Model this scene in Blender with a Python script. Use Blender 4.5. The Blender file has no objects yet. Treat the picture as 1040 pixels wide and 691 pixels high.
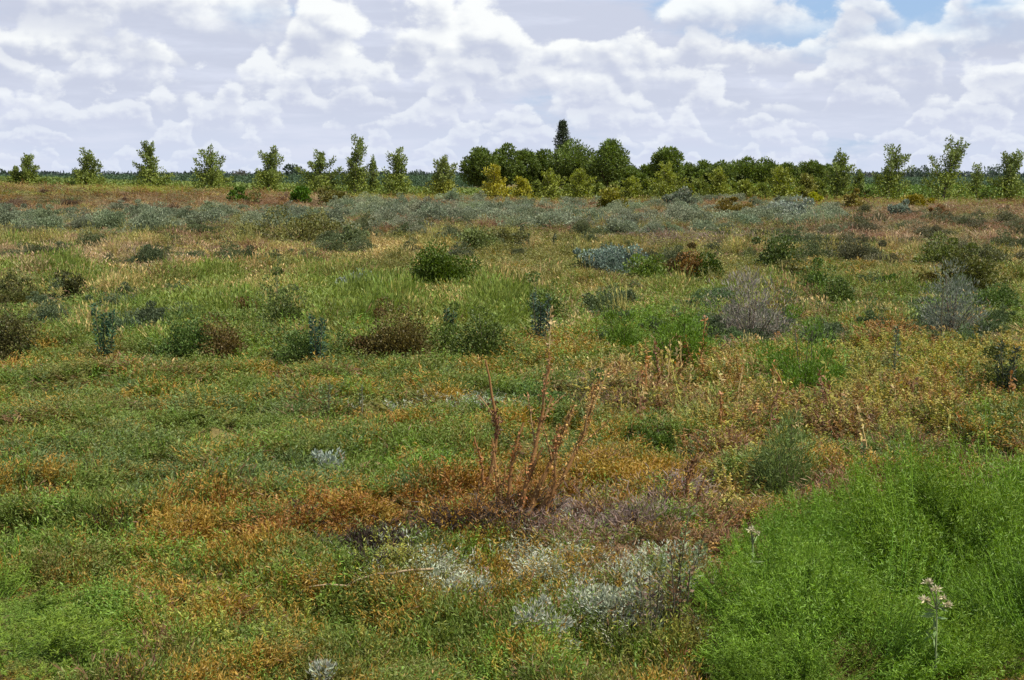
import bpy, math, random
import numpy as np

rng = np.random.default_rng(7)
random.seed(7)
scene = bpy.context.scene
COL = scene.collection

# ------------------------------------------------------------------ camera frame / map projection
F = 1444.0                      # focal length in photo pixels (1040 wide)
HOR = 184.0                     # row of the horizon
EYE = 2.0
PITCH = math.atan((345.5 - HOR) / F)

# ------------------------------------------------------------------ noise
_tab = np.random.default_rng(3).random((256, 256)) * 2 - 1

def vnoise(x, y, s=0):
    x = np.asarray(x, float) + s * 17.31
    y = np.asarray(y, float) + s * 9.77
    xi = np.floor(x).astype(int); yi = np.floor(y).astype(int)
    fx = x - xi; fy = y - yi
    fx = fx * fx * (3 - 2 * fx); fy = fy * fy * (3 - 2 * fy)
    a = _tab[xi & 255, yi & 255]; b = _tab[(xi + 1) & 255, yi & 255]
    c = _tab[xi & 255, (yi + 1) & 255]; d = _tab[(xi + 1) & 255, (yi + 1) & 255]
    return (a * (1 - fx) + b * fx) * (1 - fy) + (c * (1 - fx) + d * fx) * fy

def fbm(x, y, s=0, o=4):
    r = 0; a = 1.0; t = 0
    for k in range(o):
        r = r + a * vnoise(np.asarray(x) * 2 ** k, np.asarray(y) * 2 ** k, s + k * 3)
        t += a; a *= .5
    return r / t

def sstep(a, b, x):
    t = np.clip((np.asarray(x, float) - a) / (b - a), 0, 1)
    return t * t * (3 - 2 * t)

def terrain(x, y):
    x = np.asarray(x, float); y = np.asarray(y, float)
    d = np.hypot(x, y) + 1e-6
    z = 0.10 * fbm(x * .18, y * .18, 1)
    z = z + 0.17 * (.5 - np.abs(fbm(x * 1.5, y * 1.5, 88, 3)) * 2.2) * (1 - sstep(12, 26, d)) * sstep(2.5, 4.5, d)
    z = z + 0.10 * fbm(x * 1.15, y * 1.15, 5, 3) * (1 - sstep(25, 60, d))
    z = z + 0.25 * fbm(x * .05, y * .05, 9, 3) * sstep(30, 80, d) * (1 - sstep(200, 350, d))
    tx = x / np.maximum(y, 1.0)
    rise = 1.45 * np.clip((0.02 - tx) / .37, 0, 1.3)
    z = z + rise * sstep(78, 140, y) * (1 - sstep(170, 320, y)) * (y > 0)
    # a washed-out hollow in front of the dead stalks
    hx, hy = x + .53, y - 7.9; ha, hb = hx * .40 + hy * .917, hx * .917 - hy * .40
    z = z - 0.30 * np.exp(-((ha / .62) ** 4 + (hb / .20) ** 4))
    return z

def px_dir(px, py):
    dx = (px - 520.0) / F; dy = (345.5 - py) / F
    return dx, math.cos(PITCH) + dy * math.sin(PITCH), -math.sin(PITCH) + dy * math.cos(PITCH)

def at(px, py, c=0.0):
    """ground point under the place where the cover (c metres high) is seen at a photo pixel"""
    dx, fy, uz = px_dir(px, py)
    z = 0.0
    for _ in range(12):
        t = (EYE - z - c) / -uz
        z = .5 * z + .5 * float(terrain(dx * t, fy * t))
    t = (EYE - z - c) / -uz
    return dx * t, fy * t, float(terrain(dx * t, fy * t))

def to_px(x, y, z):
    """map coordinates of a ground point (vectorised)"""
    dz = z - EYE
    c, s = math.cos(PITCH), math.sin(PITCH)
    depth = y * c - dz * s
    up = y * s + dz * c
    depth = np.maximum(depth, .05)
    return 520 + F * x / depth, 345.5 - F * up / depth

def place(px, D):
    x = (px - 520.0) / F * D
    return x, D, float(terrain(x, D))

# ------------------------------------------------------------------ mesh builder (all quads)
class MB:
    def __init__(s):
        s.v = []; s.f = []; s.c = []; s.n = 0
    def add(s, v, f, c):
        v = np.asarray(v, float).reshape(-1, 3); f = np.asarray(f, int).reshape(-1, 4)
        c = np.broadcast_to(np.asarray(c, float), (len(v), 3))
        s.v.append(v); s.f.append(f + s.n); s.c.append(c); s.n += len(v)
    def leaves(s, P, D, L, W, C, fold=None):
        P = np.asarray(P, float); n = len(P)
        if n == 0: return
        D = D / (np.linalg.norm(D, axis=1, keepdims=True) + 1e-9)
        R = rng.normal(size=(n, 3)); S = np.cross(D, R)
        S = S / (np.linalg.norm(S, axis=1, keepdims=True) + 1e-9)
        L = np.broadcast_to(np.asarray(L, float), (n,))[:, None]
        W = np.broadcast_to(np.asarray(W, float), (n,))[:, None]
        m = P + D * L * .45
        v = np.stack([P, m + S * W * .5, P + D * L, m - S * W * .5], 1).reshape(-1, 3)
        f = np.arange(n * 4).reshape(n, 4)
        C = np.broadcast_to(np.asarray(C, float), (n, 3))
        s.add(v, f, np.repeat(C, 4, 0))
    def tube(s, pts, r0, r1, c, k=4):
        pts = np.asarray(pts, float); n = len(pts)
        T = np.gradient(pts, axis=0); T /= np.linalg.norm(T, axis=1, keepdims=True) + 1e-9
        a = np.array([1., 0, 0]) if abs(T[0, 0]) < .8 else np.array([0., 1, 0])
        U = np.cross(T, a); U /= np.linalg.norm(U, axis=1, keepdims=True) + 1e-9
        V = np.cross(T, U)
        r = np.linspace(r0, r1, n)[:, None, None]
        th = np.arange(k) * 2 * math.pi / k
        ring = pts[:, None] + r * (U[:, None] * np.cos(th)[None, :, None] + V[:, None] * np.sin(th)[None, :, None])
        fs = []
        for i in range(n - 1):
            for j in range(k):
                fs.append((i * k + j, i * k + (j + 1) % k, (i + 1) * k + (j + 1) % k, (i + 1) * k + j))
        s.add(ring.reshape(-1, 3), fs, c)
    def mesh(s, name, mat):
        v = np.concatenate(s.v); f = np.concatenate(s.f); c = np.concatenate(s.c)
        me = bpy.data.meshes.new(name)
        me.vertices.add(len(v)); me.vertices.foreach_set('co', v.astype(np.float32).ravel())
        me.loops.add(len(f) * 4); me.loops.foreach_set('vertex_index', f.astype(np.int32).ravel())
        me.polygons.add(len(f)); me.polygons.foreach_set('loop_start', (np.arange(len(f)) * 4).astype(np.int32))
        ca = me.color_attributes.new('Col', 'FLOAT_COLOR', 'POINT')
        ca.data.foreach_set('color', np.concatenate([c, np.ones((len(c), 1))], 1).astype(np.float32).ravel())
        me.update(calc_edges=True)
        me.materials.append(mat)
        return me
    def obj(s, name, mat, parent=None, link=True):
        o = bpy.data.objects.new(name, s.mesh(name, mat))
        if link: COL.objects.link(o)
        if parent: o.parent = parent
        return o

FOOT = []      # places where a plant stands: x, y, radius
def foot(x, y, r): FOOT.append((x, y, r))

def tag(o, label=None, cat=None, group=None, kind=None):
    if label: o['label'] = label
    if cat: o['category'] = cat
    if group: o['group'] = group
    if kind: o['kind'] = kind
    return o

def empty(name, loc, rz=0.0):
    o = bpy.data.objects.new(name, None); COL.objects.link(o)
    o.location = loc; o.rotation_euler = (0, 0, rz); o.empty_display_size = .1
    return o

def copy_tree(o, parent=None):
    c = o.copy(); COL.objects.link(c)
    if parent: c.parent = parent
    for ch in list(o.children):
        copy_tree(ch, c)
    return c

def settint(o, t):
    o.color = (t[0], t[1], t[2], 1)
    for ch in o.children: settint(ch, t)

# ------------------------------------------------------------------ materials
def new_mat(name):
    m = bpy.data.materials.new(name); m.use_nodes = True
    nt = m.node_tree; nt.nodes.clear()
    return m, nt

def foliage_mat(name, source, trans=.28, rough=.55):
    m, nt = new_mat(name); N = nt.nodes; L = nt.links
    out = N.new('ShaderNodeOutputMaterial')
    col = N.new('ShaderNodeAttribute'); col.attribute_name = 'Col'
    mul = N.new('ShaderNodeMix'); mul.data_type = 'RGBA'; mul.blend_type = 'MULTIPLY'; mul.inputs[0].default_value = 1
    L.new(col.outputs['Color'], mul.inputs[6])
    if source == 'instancer':
        t = N.new('ShaderNodeAttribute'); t.attribute_type = 'INSTANCER'; t.attribute_name = 'tint'
        L.new(t.outputs['Color'], mul.inputs[7])
    else:
        t = N.new('ShaderNodeObjectInfo'); L.new(t.outputs['Color'], mul.inputs[7])
    p = N.new('ShaderNodeBsdfPrincipled')
    p.inputs['Roughness'].default_value = rough
    p.inputs['Specular IOR Level'].default_value = .25
    L.new(mul.outputs[2], p.inputs['Base Color'])
    tr = N.new('ShaderNodeBsdfTranslucent')
    hs = N.new('ShaderNodeHueSaturation'); hs.inputs['Saturation'].default_value = 1.15; hs.inputs['Value'].default_value = 1.1
    L.new(mul.outputs[2], hs.inputs['Color']); L.new(hs.outputs[0], tr.inputs['Color'])
    mx = N.new('ShaderNodeMixShader'); mx.inputs[0].default_value = trans
    L.new(p.outputs[0], mx.inputs[1]); L.new(tr.outputs[0], mx.inputs[2])
    L.new(mx.outputs[0], out.inputs[0])
    return m

M_COVER = foliage_mat('cover_foliage', 'instancer')
M_LEAF = foliage_mat('leaf_foliage', 'object')
M_STEM = foliage_mat('plant_stem', 'object', 0.0, .8)

def ground_mat():
    m, nt = new_mat('soil'); N = nt.nodes; L = nt.links
    out = N.new('ShaderNodeOutputMaterial'); p = N.new('ShaderNodeBsdfPrincipled')
    p.inputs['Roughness'].default_value = .95; p.inputs['Specular IOR Level'].default_value = .1
    tc = N.new('ShaderNodeTexCoord')
    n1 = N.new('ShaderNodeTexNoise'); n1.inputs['Scale'].default_value = .35; n1.inputs['Detail'].default_value = 8; n1.inputs['Roughness'].default_value = .7
    n2 = N.new('ShaderNodeTexNoise'); n2.inputs['Scale'].default_value = 18; n2.inputs['Detail'].default_value = 6; n2.inputs['Roughness'].default_value = .75
    L.new(tc.outputs['Object'], n1.inputs['Vector']); L.new(tc.outputs['Object'], n2.inputs['Vector'])
    r1 = N.new('ShaderNodeValToRGB'); e = r1.color_ramp.elements
    e[0].position = .35; e[0].color = (.13, .085, .05, 1); e[1].position = .68; e[1].color = (.17, .14, .055, 1)
    x = r1.color_ramp.elements.new(.52); x.color = (.12, .11, .045, 1)
    r2 = N.new('ShaderNodeValToRGB'); e = r2.color_ramp.elements
    e[0].position = .3; e[0].color = (.45, .4, .35, 1); e[1].position = .7; e[1].color = (1.35, 1.2, 1.0, 1)
    L.new(n1.outputs['Fac'], r1.inputs[0]); L.new(n2.outputs['Fac'], r2.inputs[0])
    mul = N.new('ShaderNodeMix'); mul.data_type = 'RGBA'; mul.blend_type = 'MULTIPLY'; mul.inputs[0].default_value = 1
    L.new(r1.outputs[0], mul.inputs[6]); L.new(r2.outputs[0], mul.inputs[7])
    L.new(mul.outputs[2], p.inputs['Base Color'])
    b = N.new('ShaderNodeBump'); b.inputs['Strength'].default_value = .6; b.inputs['Distance'].default_value = .02
    L.new(n2.outputs['Fac'], b.inputs['Height']); L.new(b.outputs[0], p.inputs['Normal'])
    L.new(p.outputs[0], out.inputs[0])
    return m

# ------------------------------------------------------------------ ground sheet
def build_ground():
    fine = np.radians(np.linspace(-27, 27, 230)); coarse = np.radians(np.linspace(27, 333, 70))[1:-1]
    ang = np.concatenate([fine, coarse]); na = len(ang)
    rad = np.concatenate([np.linspace(.3, 4, 12)[:-1], np.geomspace(4, 6000, 430)]); nr = len(rad)
    R, A = np.meshgrid(rad, ang, indexing='ij')
    X = R * np.sin(A); Y = R * np.cos(A); Z = terrain(X, Y)
    V = np.stack([X, Y, Z], 2).reshape(-1, 3)
    i, j = np.meshgrid(np.arange(nr - 1), np.arange(na), indexing='ij')
    a = i * na + j; b = i * na + (j + 1) % na
    f = np.stack([a, a + na, b + na, b], 2).reshape(-1, 4)
    mb = MB(); mb.add(V, f[:, ::-1], (1, 1, 1))
    mb.add([(0, 0, float(terrain(0, 0)))] * 4, [(0, 1, 2, 3)], (1, 1, 1))
    o = mb.obj('ground', ground_mat()); tag(o, kind='structure')
    o.data.polygons.foreach_set('use_smooth', np.ones(len(o.data.polygons), bool))
build_ground()

# ------------------------------------------------------------------ cover plant pieces
def jitc(c, n, v=.25, h=.08):
    c = np.asarray(c, float)
    k = rng.uniform(1 - v, 1 + v, (n, 1))
    return np.clip(c * k * rng.uniform(1 - h, 1 + h, (n, 3)), 0, 1)

def sprig_samphire():
    mb = MB(); tot = []
    for b in range(rng.integers(10, 14)):
        az = rng.uniform(0, 2 * math.pi); lean = rng.uniform(.1, 1.2)
        base = np.array([rng.normal(0, .025), rng.normal(0, .025), 0])
        h = rng.uniform(.09, .17); d = np.array([math.cos(az) * lean, math.sin(az) * lean, 1.0]); d /= np.linalg.norm(d)
        n = 13
        t = np.linspace(.2, 1, n)
        P = base + d * h * t[:, None] + np.array([0, 0, 1]) * (h * .25 * t[:, None] ** 2)
        out = rng.normal(size=(n, 3)) * .9 + d * 1.0 + np.array([0, 0, .5])
        mb.leaves(P, out, rng.uniform(.016, .032, n), rng.uniform(.0045, .0075, n), jitc((1, 1, 1), n, .24, .08))
        mb.leaves(P[:1] - d * h * .25, d[None], h * 1.1, .006, jitc((.8, .7, .6), 1))
    return mb

def sprig_herb():
    mb = MB()
    for b in range(rng.integers(6, 9)):
        az = rng.uniform(0, 2 * math.pi); lean = rng.uniform(.05, .6)
        d = np.array([math.cos(az) * lean, math.sin(az) * lean, 1.0]); d /= np.linalg.norm(d)
        h = rng.uniform(.12, .26); n = 13; t = np.linspace(.15, 1, n)
        base = np.array([rng.normal(0, .03), rng.normal(0, .03), 0])
        P = base + d * h * t[:, None]
        out = rng.normal(size=(n, 3)) + d * .9
        mb.leaves(P, out, rng.uniform(.022, .042, n) * (1.2 - .5 * t), rng.uniform(.0045, .008, n), jitc((1, 1, 1), n, .25))
        mb.leaves(base[None], d[None], h, .005, jitc((.8, .8, .6), 1))
    return mb

def sprig_tuft():
    mb = MB(); n = 42
    az = rng.uniform(0, 2 * math.pi, n); lean = rng.uniform(.05, .75, n)
    D = np.stack([np.cos(az) * lean, np.sin(az) * lean, np.ones(n)], 1)
    P = np.stack([rng.normal(0, .05, n), rng.normal(0, .05, n), np.zeros(n)], 1)
    mb.leaves(P, D, rng.uniform(.15, .36, n), rng.uniform(.004, .008, n), jitc((1, 1, 1), n, .3))
    m = 10
    az = rng.uniform(0, 2 * math.pi, m); lean = rng.uniform(.05, .4, m)
    D = np.stack([np.cos(az) * lean, np.sin(az) * lean, np.ones(m)], 1); D /= np.linalg.norm(D, axis=1, keepdims=True)
    Ls = rng.uniform(.3, .42, m)
    P = np.stack([rng.normal(0, .04, m), rng.normal(0, .04, m), np.zeros(m)], 1)
    mb.leaves(P, D, Ls, .004, jitc((1.1, 1, .9), m, .2))
    mb.leaves(P + D * Ls[:, None] * .8, D, .07, .012, jitc((1.3, 1.15, 1.0), m, .2))
    return mb

def sprig_weed():
    mb = MB()
    for b in range(rng.integers(2, 4)):
        az = rng.uniform(0, 2 * math.pi); lean = rng.uniform(0, .35)
        d = np.array([math.cos(az) * lean, math.sin(az) * lean, 1.0]); d /= np.linalg.norm(d)
        h = rng.uniform(.28, .52); base = np.array([rng.normal(0, .04), rng.normal(0, .04), 0])
        mb.tube([base, base + d * h * .5, base + d * h], .0035, .002, (.8, .75, .7), 3)
        n = 34; t = rng.uniform(.1, 1, n)
        P = base + d * h * t[:, None]
        out = rng.normal(size=(n, 3)) + d * .3
        mb.leaves(P, out, rng.uniform(.014, .032, n), rng.uniform(.006, .012, n), jitc((1, 1, 1), n, .35, .15))
        m = 8; t = rng.uniform(.8, 1.05, m)
        mb.leaves(base + d * h * t[:, None], rng.normal(size=(m, 3)) + d, .02, .011, jitc((1.5, 1.35, 1.1), m, .2))
    return mb

def sprig_scrub():
    mb = MB(); n = 420
    az = rng.uniform(0, 2 * math.pi, n); el = np.arcsin(rng.uniform(0, 1, n)); r = rng.uniform(.45, 1, n)
    lump = .75 + .35 * np.sin(3 * az + rng.uniform(0, 6)) * np.cos(2 * el + rng.uniform(0, 6))
    D = np.stack([np.cos(az) * np.cos(el), np.sin(az) * np.cos(el), np.sin(el)], 1)
    P = D * (r * lump)[:, None] * np.array([.16, .16, .17])
    mb.leaves(P, D + rng.normal(size=(n, 3)) * .7 + np.array([0, 0, .3]), rng.uniform(.012, .026, n), rng.uniform(.005, .009, n), jitc((1, 1, 1), n, .3))
    return mb

def sprig_twig():
    mb = MB()
    for b in range(16):
        az = rng.uniform(0, 2 * math.pi); lean = rng.uniform(.2, 1.4)
        d = np.array([math.cos(az) * lean, math.sin(az) * lean, 1.0]); d /= np.linalg.norm(d)
        h = rng.uniform(.1, .2)
        p0 = np.zeros(3); p1 = d * h * .5 + rng.normal(0, .015, 3); p2 = d * h + rng.normal(0, .03, 3)
        mb.leaves(np.array([p0, p1]), np.array([p1 - p0, p2 - p1]), h * .55, .006, jitc((.9, .85, .8), 2))
        m = 4
        mb.leaves(p1 + (p2 - p1) * rng.random((m, 1)), rng.normal(size=(m, 3)) + d, rng.uniform(.03, .06, m), .005, jitc((1.15, 1.1, 1.1), m, .3))
    return mb

CLASSES = {'samphire_mat': (sprig_samphire, 6), 'herb_cover': (sprig_herb, 5), 'grass_cover': (sprig_tuft, 5),
           'weed_cover': (sprig_weed, 5), 'scrub_cover': (sprig_scrub, 5), 'dead_twig_cover': (sprig_twig, 4)}

SPECIES = {  # class, colour, size
    'green_mat':   ('samphire_mat', (.098, .130, .023), 1.0),
    'teal_mat':    ('samphire_mat', (.090, .125, .038), 1.0),
    'orange_mat':  ('samphire_mat', (.25, .155, .027), 1.0),
    'rust_mat':    ('samphire_mat', (.21, .10, .024), 1.0),
    'olive_mat':   ('samphire_mat', (.130, .125, .030), 1.0),
    'silver_mat':  ('samphire_mat', (.30, .32, .225), .9),
    'bright_herb': ('herb_cover', (.115, .18, .024), 1.0),
    'yellow_herb': ('herb_cover', (.210, .210, .036), 1.0),
    'straw':       ('grass_cover', (.36, .27, .105), .9),
    'pink_straw':  ('grass_cover', (.31, .22, .12), 1.0),
    'green_grass': ('grass_cover', (.125, .160, .029), 1.0),
    'yellow_grass':('grass_cover', (.22, .205, .055), .95),
    'rust_weed':   ('weed_cover', (.235, .135, .04), 1.0),
    'yellow_weed': ('weed_cover', (.26, .22, .045), 1.0),
    'purple_dead': ('dead_twig_cover', (.165, .118, .092), 1.0),
    'shade_twigs':   ('dead_twig_cover', (.034, .024, .017), 1.0),  # near-black twigs: shade of the hollows put into the cover colour
    'brown_dead':  ('dead_twig_cover', (.165, .095, .048), 1.0),
    'grey_scrub':  ('scrub_cover', (.19, .205, .115), 1.0),
    'green_scrub': ('scrub_cover', (.075, .110, .035), 1.0),
    'brown_scrub': ('scrub_cover', (.155, .128, .055), 1.0),
}
SN = list(SPECIES)

# row bands of the field (photo rows), weights of each kind of cover
BANDS = [
    (186, dict(green_scrub=1.2, yellow_herb=1, yellow_grass=.5, rust_weed=.4)),
    (200, dict(brown_scrub=1.2, straw=.4, rust_weed=.4, green_scrub=.7, grey_scrub=.3, brown_dead=1.0)),
    (215, dict(grey_scrub=.7, brown_scrub=1.0, yellow_grass=.25, green_scrub=.8, pink_straw=.2, brown_dead=.9)),
    (240, dict(grey_scrub=.6, brown_scrub=.8, yellow_grass=.35, green_scrub=.9, brown_dead=.8, olive_mat=.4)),
    (255, dict(olive_mat=.9, straw=.5, yellow_grass=.4, brown_scrub=.6, green_scrub=.8, orange_mat=.2, brown_dead=.5, grey_scrub=.3)),
    (285, dict(olive_mat=.9, yellow_grass=.3, green_grass=.4, straw=.4, green_mat=.9, orange_mat=.2, green_scrub=.9, brown_dead=.4, teal_mat=.3)),
    (330, dict(green_mat=1.3, green_grass=.4, yellow_grass=.2, olive_mat=.7, green_scrub=.8, bright_herb=.4, brown_dead=.4, teal_mat=.4, straw=.15)),
    (365, dict(green_mat=1.3, olive_mat=.9, orange_mat=.5, bright_herb=.25, teal_mat=.2, brown_dead=.12, straw=.05)),
    (430, dict(green_mat=1.5, olive_mat=.8, orange_mat=.5, bright_herb=.3, teal_mat=.4, brown_dead=.15, green_grass=.05)),
    (500, dict(green_mat=1.3, teal_mat=.7, olive_mat=.6, orange_mat=.5, bright_herb=.3, brown_dead=.15, green_grass=.05)),
    (560, dict(green_mat=1.0, orange_mat=.9, olive_mat=.8, rust_mat=.3, bright_herb=.3, brown_dead=.2)),
    (640, dict(orange_mat=.8, olive_mat=1.0, green_mat=1.0, rust_mat=.2, yellow_herb=.2, brown_dead=.2, bright_herb=.25)),
    (720, dict(orange_mat=.8, olive_mat=1.0, green_mat=1.0, rust_mat=.2, yellow_herb=.2, brown_dead=.2, bright_herb=.25)),
]
# patches: px, py, half width, half height, species, weight
PATCHES = [
    (375, 568, 22, 8, 'shade_twigs', 30), (400, 559, 26, 8, 'shade_twigs', 40), (428, 549, 26, 8, 'shade_twigs', 40), (455, 540, 24, 6, 'shade_twigs', 30), (522, 526, 26, 9, 'shade_twigs', 16), (300, 545, 26, 8, 'shade_twigs', 6), (90, 540, 14, 5, 'shade_twigs', 8), (610, 412, 18, 7, 'shade_twigs', 10), (1020, 665, 40, 30, 'shade_twigs', 8), (690, 468, 20, 6, 'shade_twigs', 8),  # shade in the hollow, at the dock base and in gaps, painted as near-black twigs
    (150, 203, 190, 9, 'brown_scrub', 3), (150, 205, 190, 8, 'rust_weed', 2.5), (60, 200, 80, 5, 'rust_weed', 2), (150, 192, 40, 4, 'yellow_herb', 6),
    (250, 208, 100, 6, 'pink_straw', 2), (320, 207, 18, 3, 'pink_straw', 5),
    (560, 220, 240, 11, 'grey_scrub', .3), (560, 232, 260, 12, 'olive_mat', .8), (100, 226, 190, 8, 'grey_scrub', .7), (400, 200, 110, 5, 'yellow_herb', 3),
    (600, 205, 120, 5, 'yellow_herb', 1.5), (800, 206, 150, 5, 'yellow_herb', 2.5), (800, 208, 100, 4, 'rust_weed', 2), (950, 198, 120, 5, 'bright_herb', 5),
    (930, 232, 130, 16, 'brown_scrub', 2), (930, 235, 130, 12, 'brown_dead', 2), (960, 242, 120, 6, 'pink_straw', 2), (700, 245, 100, 6, 'purple_dead', 1.5),
    (90, 264, 120, 12, 'pink_straw', 4), (60, 275, 70, 8, 'pink_straw', 3), (30, 252, 70, 5, 'yellow_grass', 2), (180, 262, 60, 6, 'purple_dead', 1.5),
    (40, 258, 40, 5, 'green_grass', 3), (215, 282, 18, 8, 'green_grass', 32), (85, 288, 26, 10, 'green_grass', 16), (5, 275, 20, 8, 'green_grass', 3),
    (300, 268, 110, 10, 'straw', 1.5), (340, 255, 80, 6, 'yellow_grass', 2), (500, 285, 60, 12, 'straw', 2), (420, 300, 60, 10, 'straw', 2),
    (360, 308, 40, 16, 'green_grass', 28), (300, 290, 60, 16, 'yellow_grass', 2), (510, 318, 26, 14, 'green_grass', 36), (470, 310, 60, 14, 'green_grass', 2.5), (440, 312, 30, 12, 'straw', 2.5),
    (210, 312, 50, 10, 'green_grass', 10), (300, 300, 70, 8, 'straw', 3), (540, 300, 50, 8, 'straw', 3), (120, 300, 40, 8, 'straw', 3), (700, 300, 60, 8, 'green_grass', 3), (430, 330, 40, 8, 'yellow_grass', 4), (260, 300, 60, 10, 'yellow_herb', 1.5), (90, 340, 80, 6, 'straw', 1.4), (150, 342, 60, 6, 'orange_mat', 2), (20, 310, 70, 10, 'green_mat', 2), (120, 330, 120, 14, 'green_mat', 1.5),
    (560, 270, 140, 16, 'olive_mat', 2), (640, 292, 110, 10, 'orange_mat', 1.3), (640, 290, 130, 12, 'olive_mat', 3), (880, 280, 90, 9, 'orange_mat', 1.5), (870, 285, 110, 14, 'olive_mat', 3),
    (880, 315, 120, 14, 'green_mat', 2.5), (940, 265, 90, 6, 'straw', 1.6), (670, 318, 70, 8, 'brown_scrub', 1.6), (600, 325, 50, 10, 'straw', 1.6), (590, 328, 40, 8, 'pink_straw', 1.4), (780, 345, 60, 12, 'purple_dead', 1.3),
    (640, 345, 70, 16, 'bright_herb', 2.5), (690, 345, 70, 20, 'bright_herb', 4), (830, 370, 70, 18, 'bright_herb', 3.5), (760, 340, 40, 14, 'green_mat', 2), (950, 340, 70, 8, 'green_mat', 2),
    (570, 355, 60, 7, 'rust_mat', 4), (560, 352, 60, 8, 'orange_mat', 3),
    (660, 395, 90, 22, 'straw', 1.2), (670, 395, 90, 22, 'yellow_weed', 2), (690, 385, 90, 24, 'rust_weed', 1), (640, 400, 50, 20, 'brown_dead', 2.2), (700, 420, 70, 18, 'yellow_grass', 1),
    (860, 420, 150, 40, 'rust_weed', 1.6), (900, 410, 150, 45, 'yellow_weed', 2.2), (880, 415, 160, 45, 'yellow_herb', 1.2), (960, 370, 90, 18, 'yellow_weed', 3), (930, 350, 60, 12, 'rust_weed', 2.5), (850, 432, 30, 14, 'brown_dead', 4), (990, 400, 60, 20, 'yellow_herb', 3),
    (900, 440, 120, 30, 'brown_dead', 1.2), (760, 430, 40, 40, 'yellow_weed', 2), (750, 500, 40, 40, 'yellow_weed', 1.2), (740, 540, 16, 40, 'straw', .7), (720, 560, 26, 40, 'rust_weed', 1),
    (990, 345, 50, 8, 'straw', 2), (660, 365, 40, 10, 'yellow_herb', 2),
    (210, 490, 120, 26, 'teal_mat', 3), (130, 510, 130, 22, 'teal_mat', 2), (120, 445, 80, 12, 'green_mat', 1), (60, 470, 50, 12, 'orange_mat', 2), (50, 465, 40, 7, 'rust_mat', 1.6), (30, 440, 30, 20, 'teal_mat', 1.5), (250, 420, 60, 14, 'teal_mat', 1.2),
    (300, 400, 70, 10, 'orange_mat', 1.5), (290, 430, 60, 12, 'orange_mat', 1.6), (400, 440, 40, 8, 'rust_mat', 2), (400, 432, 50, 10, 'orange_mat', 1.5), (420, 480, 70, 24, 'bright_herb', 2.2), (380, 470, 90, 20, 'green_mat', 2.0), (190, 450, 60, 10, 'orange_mat', 1), (170, 390, 70, 8, 'rust_mat', .7),
    (470, 415, 60, 9, 'silver_mat', 3.2), (400, 415, 30, 8, 'silver_mat', .8),
    (360, 530, 130, 22, 'orange_mat', 6), (330, 538, 110, 16, 'rust_mat', 22), (400, 530, 60, 10, 'rust_mat', 10), (280, 545, 60, 16, 'rust_mat', 2.2), (430, 545, 60, 14, 'orange_mat', 3),
    (492, 508, 46, 20, 'rust_mat', 14), (490, 495, 40, 18, 'orange_mat', 4), (565, 517, 50, 12, 'rust_mat', 9), (545, 505, 60, 10, 'orange_mat', 6), (600, 500, 70, 14, 'orange_mat', 2.5), (620, 470, 60, 10, 'orange_mat', 1.5), (590, 440, 60, 14, 'orange_mat', 1.5),
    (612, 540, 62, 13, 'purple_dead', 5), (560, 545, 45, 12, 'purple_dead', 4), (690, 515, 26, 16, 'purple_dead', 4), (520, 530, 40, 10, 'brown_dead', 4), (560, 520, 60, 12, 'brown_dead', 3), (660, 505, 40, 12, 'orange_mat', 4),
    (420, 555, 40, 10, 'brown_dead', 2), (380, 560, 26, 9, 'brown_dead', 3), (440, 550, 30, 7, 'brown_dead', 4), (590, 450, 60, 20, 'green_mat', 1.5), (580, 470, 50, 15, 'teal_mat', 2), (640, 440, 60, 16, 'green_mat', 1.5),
    (30, 640, 90, 60, 'bright_herb', 3.5), (20, 560, 90, 30, 'green_mat', 2), (60, 560, 30, 12, 'orange_mat', 1.4), (200, 545, 70, 14, 'orange_mat', 2), (240, 550, 35, 10, 'rust_mat', 2.4), (150, 640, 80, 50, 'orange_mat', 2), (160, 660, 60, 30, 'rust_mat', .8), (250, 600, 90, 30, 'orange_mat', 1),
    (390, 580, 30, 14, 'yellow_herb', 4), (440, 660, 70, 36, 'green_mat', 4), (430, 660, 60, 30, 'bright_herb', 1.6), (340, 645, 50, 30, 'green_mat', 2.5), (490, 630, 80, 26, 'orange_mat', 2.2), (450, 620, 60, 14, 'orange_mat', 1.5), (330, 585, 60, 12, 'green_mat', 1.5), (290, 670, 60, 20, 'orange_mat', 2),
    (455, 588, 85, 13, 'silver_mat', 14), (595, 605, 80, 32, 'silver_mat', 16), (640, 590, 45, 25, 'silver_mat', 7), (325, 690, 45, 12, 'silver_mat', 5),
    (620, 650, 90, 50, 'green_mat', 2.5), (640, 660, 80, 40, 'yellow_herb', 2.2), (620, 640, 80, 50, 'bright_herb', 1.2), (660, 590, 40, 40, 'brown_dead', 1.2),
    (860, 600, 190, 110, 'brown_dead', 4), (1015, 670, 40, 26, 'brown_dead', 30),
]

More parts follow.
